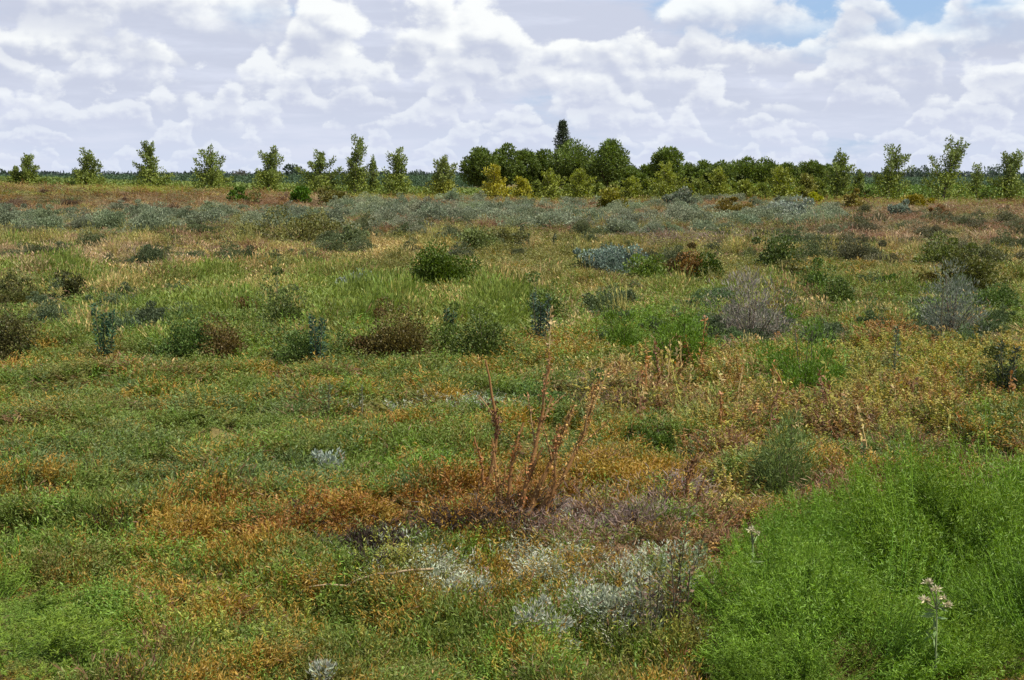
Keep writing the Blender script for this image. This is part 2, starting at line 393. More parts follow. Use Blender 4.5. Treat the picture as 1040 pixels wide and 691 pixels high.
def cover_weights(x, y, z):
    px, py = to_px(x, y, z)
    d = np.hypot(x, y)
    W = np.zeros((len(x), len(SN)))
    ys = [b[0] for b in BANDS]
    for k, s in enumerate(SN):
        W[:, k] = np.interp(py, ys, [b[1].get(s, 0.0) for b in BANDS])
    wx = px + 14 * fbm(x * .8, y * .8, 40) * np.clip((py - 180) / 200, .1, 1.5)
    wy = py + 10 * fbm(x * .8, y * .8, 50) * np.clip((py - 180) / 200, .05, 1.5)
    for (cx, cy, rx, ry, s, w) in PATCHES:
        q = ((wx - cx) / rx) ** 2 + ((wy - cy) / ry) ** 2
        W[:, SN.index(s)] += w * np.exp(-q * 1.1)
    near = 1 - sstep(14, 40, d)
    for k in range(len(SN)):
        a = fbm(x * 2.7, y * 2.2, 100 + k, 3); a2 = fbm(x * .6, y * .33, 170 + k, 3); b = fbm(x * .2, y * .1, 140 + k, 3)
        W[:, k] *= np.exp(3.3 * a * near + (2.6 * a2 + 2.0 * b) * (1 - near) + .9 * b * near)
    return W, px, py

def scatter_cover():
    # candidates on the ground: area density falls with distance while pieces grow
    n = 215000
    lo, hi = 4.6, 185.0
    p = 0.25     # sample distances with pdf ~ d^(p-1)
    u = rng.random(n)
    d = (lo ** p + u * (hi ** p - lo ** p)) ** (1 / p)
    tx = rng.uniform(-.46, .46, n)
    y = d; x = tx * d
    keep = np.abs(tx) < .41 + .25 / d
    x, y, d = x[keep], y[keep], d[keep]
    z = terrain(x, y)
    W, px, py = cover_weights(x, y, z)
    # thin spots: hollows where the mat opens
    gap = fbm(x * 1.6, y * 1.6, 77, 3)
    near = 1 - sstep(12, 30, d)
    keep = rng.random(len(x)) < np.clip(1 - near * sstep(.2, .45, gap) * .95, .05, 1)
    hx, hy = x + .53, y - 7.9; ha, hb = hx * .40 + hy * .917, hx * .917 - hy * .40
    keep &= ~(((ha / .6) ** 2 + (hb / .17) ** 2 < 1) & (rng.random(len(x)) < .85))
    x, y, z, d, W, px, py = x[keep], y[keep], z[keep], d[keep], W[keep], px[keep], py[keep]
    W /= W.sum(1, keepdims=True)
    W = W ** 1.25; W /= W.sum(1, keepdims=True)
    cum = np.cumsum(W, 1)
    pick = (cum < rng.random(len(x))[:, None]).sum(1)
    pick = np.minimum(pick, len(SN) - 1)
    e = np.maximum(d, 5.4) / 7.5
    sxy = 1.06 * e ** .80 * rng.uniform(.75, 1.35, len(x))
    near = 1 - sstep(12, 30, d)
    lump = 1 + .5 * fbm(x * 2.3, y * 2.3, 188, 2)
    sz = .74 * e ** .16 * rng.uniform(.65, 1.3, len(x)) * np.clip(lump, .5, 1.4)
    low = np.ones(len(x))
    for (fx, fy, fr) in FOOT:
        i = np.nonzero((np.abs(x - fx) < fr * 1.1) & (y > fy - fr * 2.4 - .2) & (y < fy + fr))[0]
        if len(i):
            qd = np.hypot(x[i] - fx, np.where(y[i] < fy, (y[i] - fy) * .55, y[i] - fy)) / fr
            low[i] = np.minimum(low[i], .25 + .75 * sstep(.8, 1.3, qd))
    sz = sz * low; sxy = sxy * (.45 + .55 * low)
    mid = sstep(13, 24, d)
    clump = sstep(.12, .42, fbm(x * .95, y * .7, 230, 3))
    sz = sz * (1 + 1.1 * mid * clump * low) ; sxy = sxy * (1 - .25 * mid * clump)
    data = {c: [] for c in CLASSES}
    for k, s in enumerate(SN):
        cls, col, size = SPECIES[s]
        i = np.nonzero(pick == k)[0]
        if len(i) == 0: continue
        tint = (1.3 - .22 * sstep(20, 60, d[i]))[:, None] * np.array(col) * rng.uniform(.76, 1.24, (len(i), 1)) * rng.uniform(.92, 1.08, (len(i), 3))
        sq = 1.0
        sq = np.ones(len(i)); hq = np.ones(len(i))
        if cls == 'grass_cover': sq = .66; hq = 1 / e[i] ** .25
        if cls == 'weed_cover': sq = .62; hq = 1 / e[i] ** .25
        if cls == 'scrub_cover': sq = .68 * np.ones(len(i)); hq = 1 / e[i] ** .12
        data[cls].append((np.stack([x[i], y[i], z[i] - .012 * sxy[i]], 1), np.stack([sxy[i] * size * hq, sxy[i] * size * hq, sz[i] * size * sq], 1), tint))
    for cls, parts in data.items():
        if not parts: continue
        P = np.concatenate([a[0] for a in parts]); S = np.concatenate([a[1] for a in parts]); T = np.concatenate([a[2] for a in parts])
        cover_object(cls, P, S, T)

COVER_LABEL = {
    'samphire_mat': ('low mat of green, olive and rusty orange succulent twigs covering the near field', 'ground cover'),
    'herb_cover': ('soft bright green and yellow herbs spread among the mat', 'herbs'),
    'grass_cover': ('tufts of straw, pinkish and green grass across the middle of the field', 'grass'),
    'weed_cover': ('rusty and yellow drying weeds standing right of the dead stalks', 'weeds'),
    'scrub_cover': ('grey, green and brown low scrub covering the far part of the field', 'scrub'),
    'dead_twig_cover': ('purple and brown dead twiggy growth in patches of the field, near-black where it stands in for shade', 'dead growth'),
}

def cover_object(cls, P, S, T):
    fn, nv = CLASSES[cls]
    src = bpy.data.collections.new(cls + '_pieces')
    for k in range(nv):
        o = fn().obj('%s_piece_%d' % (cls, k), M_COVER, link=False)
        src.objects.link(o)
    n = len(P)
    me = bpy.data.meshes.new(cls)
    me.vertices.add(n); me.vertices.foreach_set('co', P.astype(np.float32).ravel())
    a = me.attributes.new('rot', 'FLOAT_VECTOR', 'POINT')
    R = np.stack([rng.normal(0, .12, n), rng.normal(0, .12, n), rng.uniform(0, 2 * math.pi, n)], 1)
    a.data.foreach_set('vector', R.astype(np.float32).ravel())
    a = me.attributes.new('scl', 'FLOAT_VECTOR', 'POINT'); a.data.foreach_set('vector', S.astype(np.float32).ravel())
    a = me.attributes.new('idx', 'INT', 'POINT'); a.data.foreach_set('value', rng.integers(0, nv, n).astype(np.int32))
    a = me.attributes.new('tint', 'FLOAT_COLOR', 'POINT'); a.data.foreach_set('color', np.concatenate([T, np.ones((n, 1))], 1).astype(np.float32).ravel())
    me.materials.append(M_COVER)
    ob = bpy.data.objects.new(cls, me); COL.objects.link(ob)
    lab, cat = COVER_LABEL[cls]; tag(ob, lab, cat, kind='stuff')
    g = bpy.data.node_groups.new(cls + '_scatter', 'GeometryNodeTree')
    g.interface.new_socket('Geometry', in_out='INPUT', socket_type='NodeSocketGeometry')
    g.interface.new_socket('Geometry', in_out='OUTPUT', socket_type='NodeSocketGeometry')
    N = g.nodes; L = g.links
    gi = N.new('NodeGroupInput'); go = N.new('NodeGroupOutput')
    ci = N.new('GeometryNodeCollectionInfo'); ci.inputs['Collection'].default_value = src
    ci.inputs['Separate Children'].default_value = True; ci.inputs['Reset Children'].default_value = True
    ip = N.new('GeometryNodeInstanceOnPoints'); ip.inputs['Pick Instance'].default_value = True
    def na(name, t):
        q = N.new('GeometryNodeInputNamedAttribute'); q.data_type = t; q.inputs['Name'].default_value = name; return q.outputs['Attribute']
    L.new(gi.outputs[0], ip.inputs['Points']); L.new(ci.outputs[0], ip.inputs['Instance'])
    L.new(na('idx', 'INT'), ip.inputs['Instance Index'])
    er = N.new('FunctionNodeEulerToRotation'); L.new(na('rot', 'FLOAT_VECTOR'), er.inputs[0])
    L.new(er.outputs[0], ip.inputs['Rotation']); L.new(na('scl', 'FLOAT_VECTOR'), ip.inputs['Scale'])
    L.new(ip.outputs[0], go.inputs[0])
    md = ob.modifiers.new('scatter', 'NODES'); md.node_group = g
    return ob


# ------------------------------------------------------------------ shrubs
def unit(v): return v / (np.linalg.norm(v, axis=-1, keepdims=True) + 1e-9)

def dome_foliage(rx, ry, h, nclump, nleaf, L, W, col, cr=.3, base=.08, up=.4, jit=.3, spread=.55, ragged=.17):
    """leaf clumps through the volume of a low dome"""
    mb = MB()
    D = unit(rng.normal(size=(nclump, 3))); D[:, 2] = np.abs(D[:, 2]) * 1.1 - .1; D = unit(D)
    R = rng.uniform(.3, 1.08, nclump) ** .7
    lob = 1 + .32 * np.sin(2 * np.arctan2(D[:, 1], D[:, 0]) + rng.uniform(0, 6)) + .15 * np.sin(5 * np.arctan2(D[:, 1], D[:, 0]) + rng.uniform(0, 6))
    C = D * (R * lob)[:, None] * np.array([rx, ry, h * (1 - base)]) * .82 + np.array([0, 0, h * base])
    far_out = rng.random(nclump) < ragged
    C[far_out] *= rng.uniform(1.1, 1.5, (far_out.sum(), 1))
    crad = cr * h * rng.uniform(.55, 1.3, nclump) * np.where(far_out, .55, 1)
    for k in range(nclump):
        n = nleaf
        E = unit(rng.normal(size=(n, 3)))
        rr = rng.uniform(.35, 1, n) ** .5
        P = C[k] + E * (rr * crad[k])[:, None] * np.array([1.15, 1.15, .85])
        P[:, 2] = np.maximum(P[:, 2], .02 * h)
        O = E * spread + D[k] * .5 + rng.normal(size=(n, 3)) * .5 + np.array([0, 0, up])
        tone = rng.uniform(.8, 1.2)
        mb.leaves(P, O, L * rng.uniform(.7, 1.3, n), W * rng.uniform(.7, 1.3, n), jitc(np.array(col) * tone, n, jit))
    return mb, C

def stems_for(C, r, col, base=(0, 0, 0)):
    mb = MB()
    for c in C:
        b = np.array([c[0] * .12, c[1] * .12, -.03]) + np.array(base)
        m = b * .45 + np.array([c[0], c[1], c[2]]) * .55 + rng.normal(0, .06, 3) * np.linalg.norm(c) * .4
        mb.tube([b, m, c], r, r * .4, jitc(col, 1, .2)[0], 4)
    return mb

def shrub(name, loc, rx, ry, h, nclump, nleaf, L, W, col, label, cat='shrub', group=None, stem=(.10, .075, .05), cr=.3, up=.4, base=.08, jit=.3, rz=0.0, nst=None, ragged=.17):
    if col[2] < .1: col = (col[0] * 1.2, col[1] * 1.12, col[2] * .62)
    root = empty(name, loc, rz)
    if name != 'silver_bush': foot(loc[0], loc[1], max(rx, ry))
    mb, C = dome_foliage(rx, ry, h, nclump, nleaf, L, W, col, cr, base, up, jit, ragged=ragged)
    mb.obj('foliage', M_LEAF, root)
    st = stems_for(C[:nst or max(6, nclump // 3)], max(.006, .012 * h), stem)
    st.obj('stem', M_STEM, root)
    tag(root, label, cat, group)
    return root

def shrub_px(name, px, py, wpx, hpx, col, label, leaf_px=2.3, aspect=.8, n=26, nleaf=46, depth=.9, **kw):
    c = .13 if py < 400 else .06
    x, y, z = at(px, py, c)
    s = y / F
    rx = wpx * s / 2
    return shrub(name, (x, y + rx * depth * .4, z - .02), rx * 1.06, rx * depth, hpx * s * 1.05 + c, int(n * 1.5), int(nleaf * 2.4), leaf_px * s, leaf_px * s * aspect, col, label, **kw)

DG = (.045, .075, .018); OLV = (.10, .105, .035); DB = (.075, .055, .03); TEAL = (.06, .11, .06); GRN = (.085, .15, .03); GREY = (.17, .20, .15); BLUE = (.17, .225, .185)

shrub_px('round_bush', 451, 287, 47, 36, (.06, .098, .02), 'round dense dark green bush standing alone in the middle of the field', n=56, nleaf=84, aspect=.7, base=.12, ragged=.03)
shrub_px('saltbush', 622, 273, 62, 25, (.14, .185, .14), 'low bluish grey saltbush spread wide on the olive mat right of centre', n=34, nleaf=50)
shrub_px('shrub', 593, 270, 20, 14, (.09, .12, .05), 'small dull green shrub touching the left end of the bluish saltbush', n=12, nleaf=40)
shrub_px('shrub', 660, 280, 56, 20, (.09, .14, .04), 'low green shrub just right of and in front of the bluish saltbush', n=20, nleaf=44)
shrub_px('shrub', 690, 275, 36, 18, (.085, .065, .035), 'flat dark brown shrub between the bluish saltbush and a brown and green shrub', n=18)
shrub_px('shrub', 703, 281, 20, 24, (.13, .075, .035), 'small rusty brown shrub among the dark shrubs right of the bluish saltbush', n=14)
shrub_px('shrub', 718, 281, 30, 22, DG, 'dark green shrub closing the row right of the bluish saltbush', n=18)
shrub_px('shrub', 9, 350, 44, 38, (.07, .07, .035), 'dark brown and green shrub cut by the left edge of the photo', n=24, nleaf=60)
shrub_px('shrub', 192, 356, 46, 38, (.075, .125, .05), 'rounded blue green shrub touching a dark brown shrub at the edge of the mat', n=26, nleaf=60)
shrub_px('shrub', 222, 359, 40, 34, (.09, .068, .036), 'dark brown shrub at the right side of a rounded blue green shrub', n=24, nleaf=60)
shrub_px('shrub', 303, 357, 80, 36, (.075, .12, .05), 'broad dull green shrub behind the upright dark teal plant', n=28, nleaf=55)
shrub_px('shrub', 404, 358, 62, 46, (.085, .072, .034), 'largest dark brown shrub with an olive top at the back edge of the near mat', n=46, nleaf=80, ragged=.08)
shrub_px('shrub', 378, 357, 36, 24, (.075, .05, .03), 'low blackish brown shrub at the left foot of the largest brown shrub', n=16, nleaf=50)
shrub_px('shrub', 452, 352, 46, 38, (.08, .12, .04), 'green shrub right of the largest dark brown shrub', n=26, nleaf=60)
shrub_px('shrub', 490, 357, 52, 40, (.065, .095, .035), 'dark green shrub below the brightest green grass patch', n=30, nleaf=60)
shrub_px('shrub', 560, 420, 96, 44, (.072, .125, .05), 'wide blue green shrub behind the leaning dead dock stalks', n=34, nleaf=70)
shrub_px('shrub', 612, 419, 34, 28, (.085, .065, .03), 'small dark brown tuft at the right end of the wide blue green shrub', n=16, nleaf=50)
shrub_px('twiggy_shrub', 762, 340, 78, 56, (.20, .175, .135), 'grey leafless looking twiggy shrub in the right middle field', n=44, nleaf=34, aspect=.16, leaf_px=5, up=1.0)
shrub_px('shrub', 792, 269, 42, 28, (.06, .09, .035), 'dark green shrub in the right far field above three smaller ones', n=22, nleaf=50)
shrub_px('shrub', 812, 287, 46, 22, (.085, .09, .042), 'dull olive shrub behind two dark green shrubs on the olive mat', n=20, nleaf=50)
shrub_px('shrub', 832, 299, 38, 30, (.06, .10, .035), 'dark green shrub on the olive mat, left one of two', n=22, nleaf=50)
shrub_px('shrub', 853, 307, 24, 24, (.06, .09, .035), 'small dark green shrub on the olive mat, right one of two', n=16, nleaf=50)
shrub_px('shrub', 912, 292, 22, 15, (.05, .10, .03), 'small flat dark green shrub alone on the orange olive mat', n=14, nleaf=44)
shrub_px('shrub', 937, 288, 26, 16, (.11, .10, .045), 'small grey brown shrub right of a small flat green shrub', n=14, nleaf=44)
shrub_px('shrub', 988, 291, 56, 40, (.075, .085, .035), 'dark olive shrub in the right far field, taller than its neighbours', n=30, nleaf=56)
shrub_px('shrub', 962, 268, 44, 26, (.09, .115, .045), 'dull green shrub behind the dark olive shrub at the right', n=22, nleaf=46)
shrub_px('twiggy_shrub', 970, 330, 62, 52, (.14, .155, .11), 'grey green thin twiggy shrub with bare stems near the right edge', n=34, nleaf=30, aspect=.2, leaf_px=4.5, up=1.0)
shrub_px('shrub', 1010, 312, 50, 32, (.075, .12, .05), 'green shrub right of the grey green twiggy shrub', n=22, nleaf=50)
shrub_px('shrub', 1028, 402, 66, 50, (.06, .075, .03), 'dark shrub cut by the right edge above the bright green bushes', n=34, nleaf=80)
shrub_px('shrub', 822, 388, 110, 46, (.085, .16, .035), 'feathery green shrub below the grey twiggy shrub', n=36, nleaf=70, aspect=.25, leaf_px=4, up=.9)
shrub_px('shrub', 690, 362, 86, 42, (.085, .155, .03), 'soft green shrub in the centre right, wider of a pair', n=34, nleaf=64, aspect=.28, leaf_px=3.6, up=.8)
shrub_px('shrub', 632, 352, 56, 34, (.09, .155, .035), 'soft green shrub in the centre right, narrower of a pair', n=26, nleaf=60, aspect=.28, leaf_px=3.6, up=.8)
shrub_px('shrub', 18, 301, 64, 20, (.075, .085, .04), 'low dull green shrub at the left edge under the pink grass', n=20, nleaf=50)
shrub_px('shrub', 73, 300, 16, 20, (.045, .05, .025), 'tiny blackish green shrub below the pink grass at the left', n=12, nleaf=44)
shrub_px('shrub', 250, 315, 18, 18, (.12, .075, .05), 'small reddish brown tuft behind the dull green shrubs at the left', n=10, nleaf=44)
shrub_px('shrub', 360, 248, 16, 20, (.10, .13, .085), 'small grey green shrub with a dark foot in the far left field', n=12, nleaf=40)
shrub_px('shrub', 365, 295, 28, 22, (.19, .22, .17), 'small pale grey bush below and left of the round bush', n=14, nleaf=44)
shrub_px('shrub', 305, 244, 110, 26, (.115, .12, .06), 'long brownish green scrub bush left of the far grey saltbushes', n=34, nleaf=50)
shrub_px('shrub', 508, 248, 44, 20, (.09, .095, .05), 'dark brownish green shrub right of and beyond the round bush', n=18, nleaf=46)
shrub_px('shrub', 485, 254, 36, 22, (.10, .13, .065), 'green grey shrub just beyond the right side of the round bush', n=18, nleaf=46)
shrub_px('shrub', 288, 330, 40, 44, (.08, .11, .05), 'upright dull green shrub left of the tall green grass', n=24, nleaf=50, up=.8)
shrub_px('shrub', 552, 318, 36, 28, (.08, .12, .045), 'grey green shrub between the grass patch and the wide green pair', n=20, nleaf=50)
shrub_px('shrub', 668, 460, 50, 26, (.075, .12, .04), 'low rounded green shrub on the mat left of the dark upright stalk', n=26, nleaf=90)
shrub_px('shrub', 795, 488, 70, 62, (.105, .15, .075), 'grey green drooping weed clump at the back of the bright green bushes', n=36, nleaf=60, aspect=.14, leaf_px=7, up=.6)

# shrubs at the foot of the trees
shrub_px('shrub', 240, 205, 22, 13, (.055, .10, .02), 'small deep green shrub at the far left below the third gap between poplars', n=14, nleaf=40)
shrub_px('shrub', 305, 206, 22, 15, (.06, .125, .022), 'fresh green round shrub on red soil below the far poplars', n=16, nleaf=44)
shrub_px('shrub', 338, 208, 42, 15, (.12, .115, .05), 'olive brown mounded bush below the far poplars, right of the fresh green one', n=20, nleaf=44)
shrub_px('shrub', 622, 214, 25, 24, (.125, .125, .025), 'round olive yellow bush in front of the dark evergreens', n=22, nleaf=50)
shrub_px('shrub', 690, 211, 30, 17, (.14, .16, .10), 'grey green bush between two yellowish young trees', n=18, nleaf=44)
shrub_px('shrub', 742, 220, 36, 16, (.13, .105, .04), 'rusty olive bush left of the wide pale sage bush', n=18, nleaf=44)
shrub_px('saltbush', 808, 223, 54, 19, (.24, .27, .20), 'widest pale sage bush in front of the right row of trees', n=26, nleaf=50)
shrub_px('shrub', 826, 206, 16, 9, (.24, .26, .03), 'small bright yellow green bush behind the widest pale sage bush', n=12, nleaf=40)
shrub_px('shrub', 868, 212, 30, 13, (.135, .115, .042), 'rusty brown bush in front of the right row of trees', n=16, nleaf=40)
shrub_px('shrub', 930, 210, 34, 13, (.17, .15, .03), 'yellowish bush between the two tallest trees of the right row', n=16, nleaf=40)
shrub_px('shrub', 914, 218, 20, 12, (.17, .20, .14), 'small grey sage bush in front of the tallest right poplar', n=14, nleaf=40)
shrub_px('shrub', 956, 222, 22, 12, (.16, .10, .075), 'small reddish brown bush below the tallest right poplar', n=14, nleaf=40)

# far saltbushes: two look-alike kinds, copied
def saltbush_protos():
    out = []
    for k in range(6):
        mb, C = dome_foliage(1.0, .9, .9, 34, 150, .085, .05, (1, 1, 1), .36, .1, .5, .28, ragged=.06)
        me = mb.mesh('saltbush', M_LEAF); out.append(me)
    return out
SB = saltbush_protos()
def far_bushes(n, region, tint, label, group, name, smin, smax, cat='shrub'):
    made = 0; tries = 0
    while made < n and tries < 6000:
        tries += 1
        px, py = region()
        x, y, z = at(px, py, .1)
        o = bpy.data.objects.new(name, SB[int(rng.integers(0, 6))]); COL.objects.link(o)
        s = rng.uniform(smin, smax)
        o.location = (x, y, z - .03); o.rotation_euler = (0, 0, rng.uniform(0, 6.28))
        foot(x, y, s)
        o.scale = (s * rng.uniform(.9, 1.3), s, s * rng.uniform(.75, 1.15))
        t = np.array(tint) * rng.uniform(.78, 1.2) * rng.uniform(.94, 1.06, 3)
        o.color = (*t, 1); tag(o, label, cat, group); made += 1
def reg_center():
    return rng.uniform(320, 850), np.clip(rng.normal(218, 9), 205, 243)
def reg_left():
    return rng.uniform(-15, 330), np.clip(rng.normal(225, 5), 214, 238)
far_bushes(210, reg_center, (.21, .235, .135), 'grey green saltbush in the belt before the dark evergreens', 'grey green saltbushes in the belt below the trees', 'saltbush', .4, .95)
far_bushes(70, reg_left, (.18, .205, .115), 'grey green saltbush in the strip below the reddish rise at the left', 'grey green saltbushes below the reddish rise', 'saltbush', .4, .9)
far_bushes(75, lambda: (rng.uniform(830, 1060), rng.uniform(212, 270)), (.12, .12, .055), 'brownish green low shrub in the far right of the field', 'brownish green shrubs at the far right', 'shrub', .25, .6)
far_bushes(20, lambda: (rng.uniform(-15, 330), rng.uniform(200, 214)), (.16, .105, .06), 'reddish brown low shrub on the rise below the left poplars', 'reddish brown shrubs on the rise', 'shrub', .4, .8)
far_bushes(110, lambda: (rng.uniform(0, 850), rng.uniform(228, 268)), (.095, .11, .045), 'dull olive low bush before the grey saltbush belt', 'dull olive bushes before the saltbush belt', 'olive_bush', .2, .55)
far_bushes(65, lambda: (rng.uniform(540, 1040), rng.uniform(285, 345)), (.085, .12, .045), 'small green shrub scattered over the right middle field', 'small green shrubs over the right middle field', 'shrub', .10, .36)
far_bushes(36, lambda: (rng.uniform(0, 300), rng.uniform(290, 340)), (.085, .115, .05), 'small green shrub scattered over the left middle field', 'small green shrubs over the left middle field', 'shrub', .10, .36)

# ------------------------------------------------------------------ upright leafy weeds
def leafy_weed(name, px, py, hpx, wpx, nst, col, label, cat='weed', leaf_px=3.4, aspect=.4, lean=0.0, dens=60, stem=(.09, .08, .04), group=None, taper=.75):
    c = .12 if py < 400 else .05
    x, y, z = at(px, py, c); s = y / F; hpx = hpx + c / s
    root = empty(name, (x, y, z - .02)); tag(root, label, cat, group); foot(x, y, wpx * s * .5)
    sm = MB(); lm = MB()
    for k in range(nst):
        bx = (k - (nst - 1) / 2) / max(nst, 1) * wpx * s * .7
        h = hpx * s * (1.0 if k == 0 else rng.uniform(.75, 1.0))
        top = np.array([bx * 1.4 + lean * s, rng.normal(0, .03), h]); b = np.array([bx * .5, rng.normal(0, .02), 0])
        pts = [b, b * .5 + top * .5 + rng.normal(0, .012, 3), top]
        sm.tube(pts, max(.004, .9 * s), max(.002, .4 * s), stem, 5)
        n = dens * 2; t = rng.uniform(.05, 1, n)
        P = b + (top - b) * t[:, None]
        R = unit(rng.normal(size=(n, 3)) * np.array([1, 1, .35]))
        rad = wpx * s * .32 * (1.05 - taper * t) / max(1, nst * .6)
        P2 = P + R * (rad * rng.uniform(.2, 1, n))[:, None]
        lm.leaves(P2, R + np.array([0, 0, .55]) + rng.normal(size=(n, 3)) * .3, 1.15 * leaf_px * s * rng.uniform(.7, 1.3, n), 1.3 * leaf_px * s * aspect, jitc(col, n, .3))
    sm.obj('stem', M_STEM, root); lm.obj('foliage', M_LEAF, root)
    return root

leafy_weed('upright_weed', 107, 356, 46, 28, 3, (.06, .115, .055), 'upright blue green leafy plant with twin tops at the left edge of the mat', dens=110)
leafy_weed('upright_weed', 323, 358, 40, 22, 2, (.05, .095, .055), 'upright dark teal plant standing in the broad dull green shrub', dens=110)
leafy_weed('upright_weed', 457, 340, 34, 16, 2, (.05, .09, .04), 'dark upright plant rising from the shrub right of the largest brown one', dens=80)
leafy_weed('upright_weed', 549, 342, 46, 26, 3, (.065, .10, .065), 'dark blue green upright plant left of a thin pale grass stem', dens=90)
leafy_weed('upright_weed', 563, 251, 12, 7, 1, (.045, .065, .03), 'tiny dark upright plant beyond and left of the bluish saltbush', dens=50, leaf_px=2.4)
leafy_weed('upright_weed', 910, 386, 52, 12, 1, (.075, .10, .05), 'thin upright weed with dark leaves among the rusty weeds', dens=70)
leafy_weed('upright_weed', 956, 345, 56, 8, 1, (.10, .10, .07), 'bare thin dark stalk in front of the grey green twiggy shrub', dens=20, leaf_px=2.4)
leafy_weed('upright_weed', 1022, 398, 52, 26, 2, (.04, .055, .03), 'blackish upright weed rising from the dark shrub at the right edge', dens=110)
leafy_weed('upright_weed', 877, 490, 62, 10, 1, (.085, .15, .05), 'slender green upright weed rising from the back of the bright bushes', dens=70)
leafy_weed('upright_weed', 335, 420, 40, 6, 1, (.075, .10, .045), 'thin dark upright weed on the left mat, taller of two', dens=40, leaf_px=2.6)
leafy_weed('upright_weed', 367, 420, 30, 8, 1, (.075, .10, .045), 'thin dark upright weed on the left mat, shorter of two', dens=40, leaf_px=2.6)
leafy_weed('upright_weed', 682, 632, 130, 34, 2, (.15, .19, .085), 'grey green leafy stalk leaning right beside the silvery bush', dens=60, leaf_px=5.2, lean=26, aspect=.35)
leafy_weed('withered_weed', 690, 634, 84, 30, 3, (.13, .075, .035), 'dark withered stalk with curled dry brown leaves right of the silvery bush', dens=17, leaf_px=6.5, aspect=.4, stem=(.05, .035, .025))
leafy_weed('withered_weed', 660, 636, 60, 36, 3, (.20, .15, .10), 'pale dried weed between the silvery bush and the dark withered stalk', dens=20, leaf_px=6, aspect=.4)

# ------------------------------------------------------------------ dead dock stalks
def curve_pts(p0, p1, bend=0.03, n=8):
    p0 = np.array(p0, float); p1 = np.array(p1, float)
    t = np.linspace(0, 1, n)[:, None]
    L = np.linalg.norm(p1 - p0)
    return p0 + (p1 - p0) * t + np.array([rng.normal(0, 1), rng.normal(0, .5), 0]) * bend * L * np.sin(t * math.pi) + rng.normal(0, .006 * L, (n, 3)) * (t > 0)

def dock(name, base_px, stalks, label):
    """stalks: (dx base px, top px x, top px y, r px, seed from, seed to, seed n, seed colour, branches)"""
    bx, by = base_px
    x, y, z = at(bx, by); s = math.hypot(y, EYE) / F
    root = empty(name, (x, y, z - .02)); tag(root, label, 'dead plant'); foot(x, y, .10)
    for (db, tx, ty, r, s0, s1, n, col, br, depth) in stalks:
        b = np.array([db * s, rng.normal(0, .02), 0]); top = np.array([(tx - bx) * s, depth, (by - ty) * s * 1.03])
        pts = curve_pts(b, top, .045, 10)
        mb = MB(); mb.tube(pts, r * s * 1.3, r * s * .42, (.19, .095, .03), 6)
        seeds = MB()
        lines = [(pts, n)]
        for k in range(br):
            t = rng.uniform(.45, .85); i = int(t * (len(pts) - 1)); p = pts[i]
            d = unit(unit(pts[-1] - pts[0]) + rng.normal(size=3) * np.array([.32, .32, .15]))
            q = p + d * np.linalg.norm(top - b) * rng.uniform(.18, .36)
            bp = curve_pts(p, q, .05, 5); mb.tube(bp, r * s * .45, r * s * .2, (.23, .15, .06), 4); lines.append((bp, max(6, n // 5)))
        so = mb.obj('stalk', M_STEM, root)
        for (pp, m) in lines:
            t = rng.uniform(s0 if pp is pts else .2, s1 if pp is pts else 1.0, m) * (len(pp) - 1)
            i = np.clip(t.astype(int), 0, len(pp) - 2); fr = (t - i)[:, None]
            P = pp[i] * (1 - fr) + pp[i + 1] * fr
            P = P + rng.normal(size=(m, 3)) * 1.5 * s
            seeds.leaves(P, rng.normal(size=(m, 3)) + np.array([0, 0, .3]), rng.uniform(2.2, 4.8, m) * s, rng.uniform(1.2, 2.3, m) * s, jitc(col, m, .45, .12))
        seeds.obj('seed_head', M_LEAF, so)
    return root

RST = (.30, .13, .042); ORG = (.44, .27, .09); STR = (.48, .35, .14); DKB = (.12, .06, .03)
dock('dead_dock_plant', (522, 531), [
    (-4, 531, 430, 2.3, .1, .95, 170, RST, 1, .05), (0, 557, 362, 2.3, .12, 1.0, 230, (.30, .16, .065), 4, .08), (4, 550, 452, 2.4, .05, .9, 150, RST, 1, -.04),
    (8, 580, 416, 2.6, .2, 1.0, 200, ORG, 6, .03), (12, 602, 396, 2.2, .3, 1.0, 190, ORG, 7, .1), (28, 563, 440, 2.0, .1, .95, 140, (.28, .125, .045), 2, -.05),
    (-12, 508, 480, 1.6, .1, .9, 60, DKB, 1, .02)],
    'clump of rusty dead dock stalks, the tallest one, leaning right in the near field')
dock('dead_dock_plant', (487, 522), [
    (0, 492, 376, 2.4, .05, .75, 230, (.13, .055, .03), 2, .02), (2, 482, 450, 1.8, .1, .9, 90, RST, 0, .0)],
    'single slim dark red dock stalk left of the leaning rusty clump')
dock('dead_dock_plant', (504, 520), [
    (0, 500, 445, 1.6, .1, .95, 90, ORG, 1, .05), (5, 513, 470, 1.6, .1, .95, 80, RST, 0, .0)],
    'short orange brown dock stalks between the slim stalk and the leaning clump')
dock('dead_dock_plant', (700, 522), [
    (0, 707, 462, 2.6, .1, .95, 150, DKB, 3, .02), (3, 716, 480, 1.8, .1, .9, 70, (.2, .12, .06), 1, .0), (-3, 698, 480, 1.8, .1, .9, 60, DKB, 0, 0)],
    'blackish brown dead stalk with short twigs beside the orange mat')

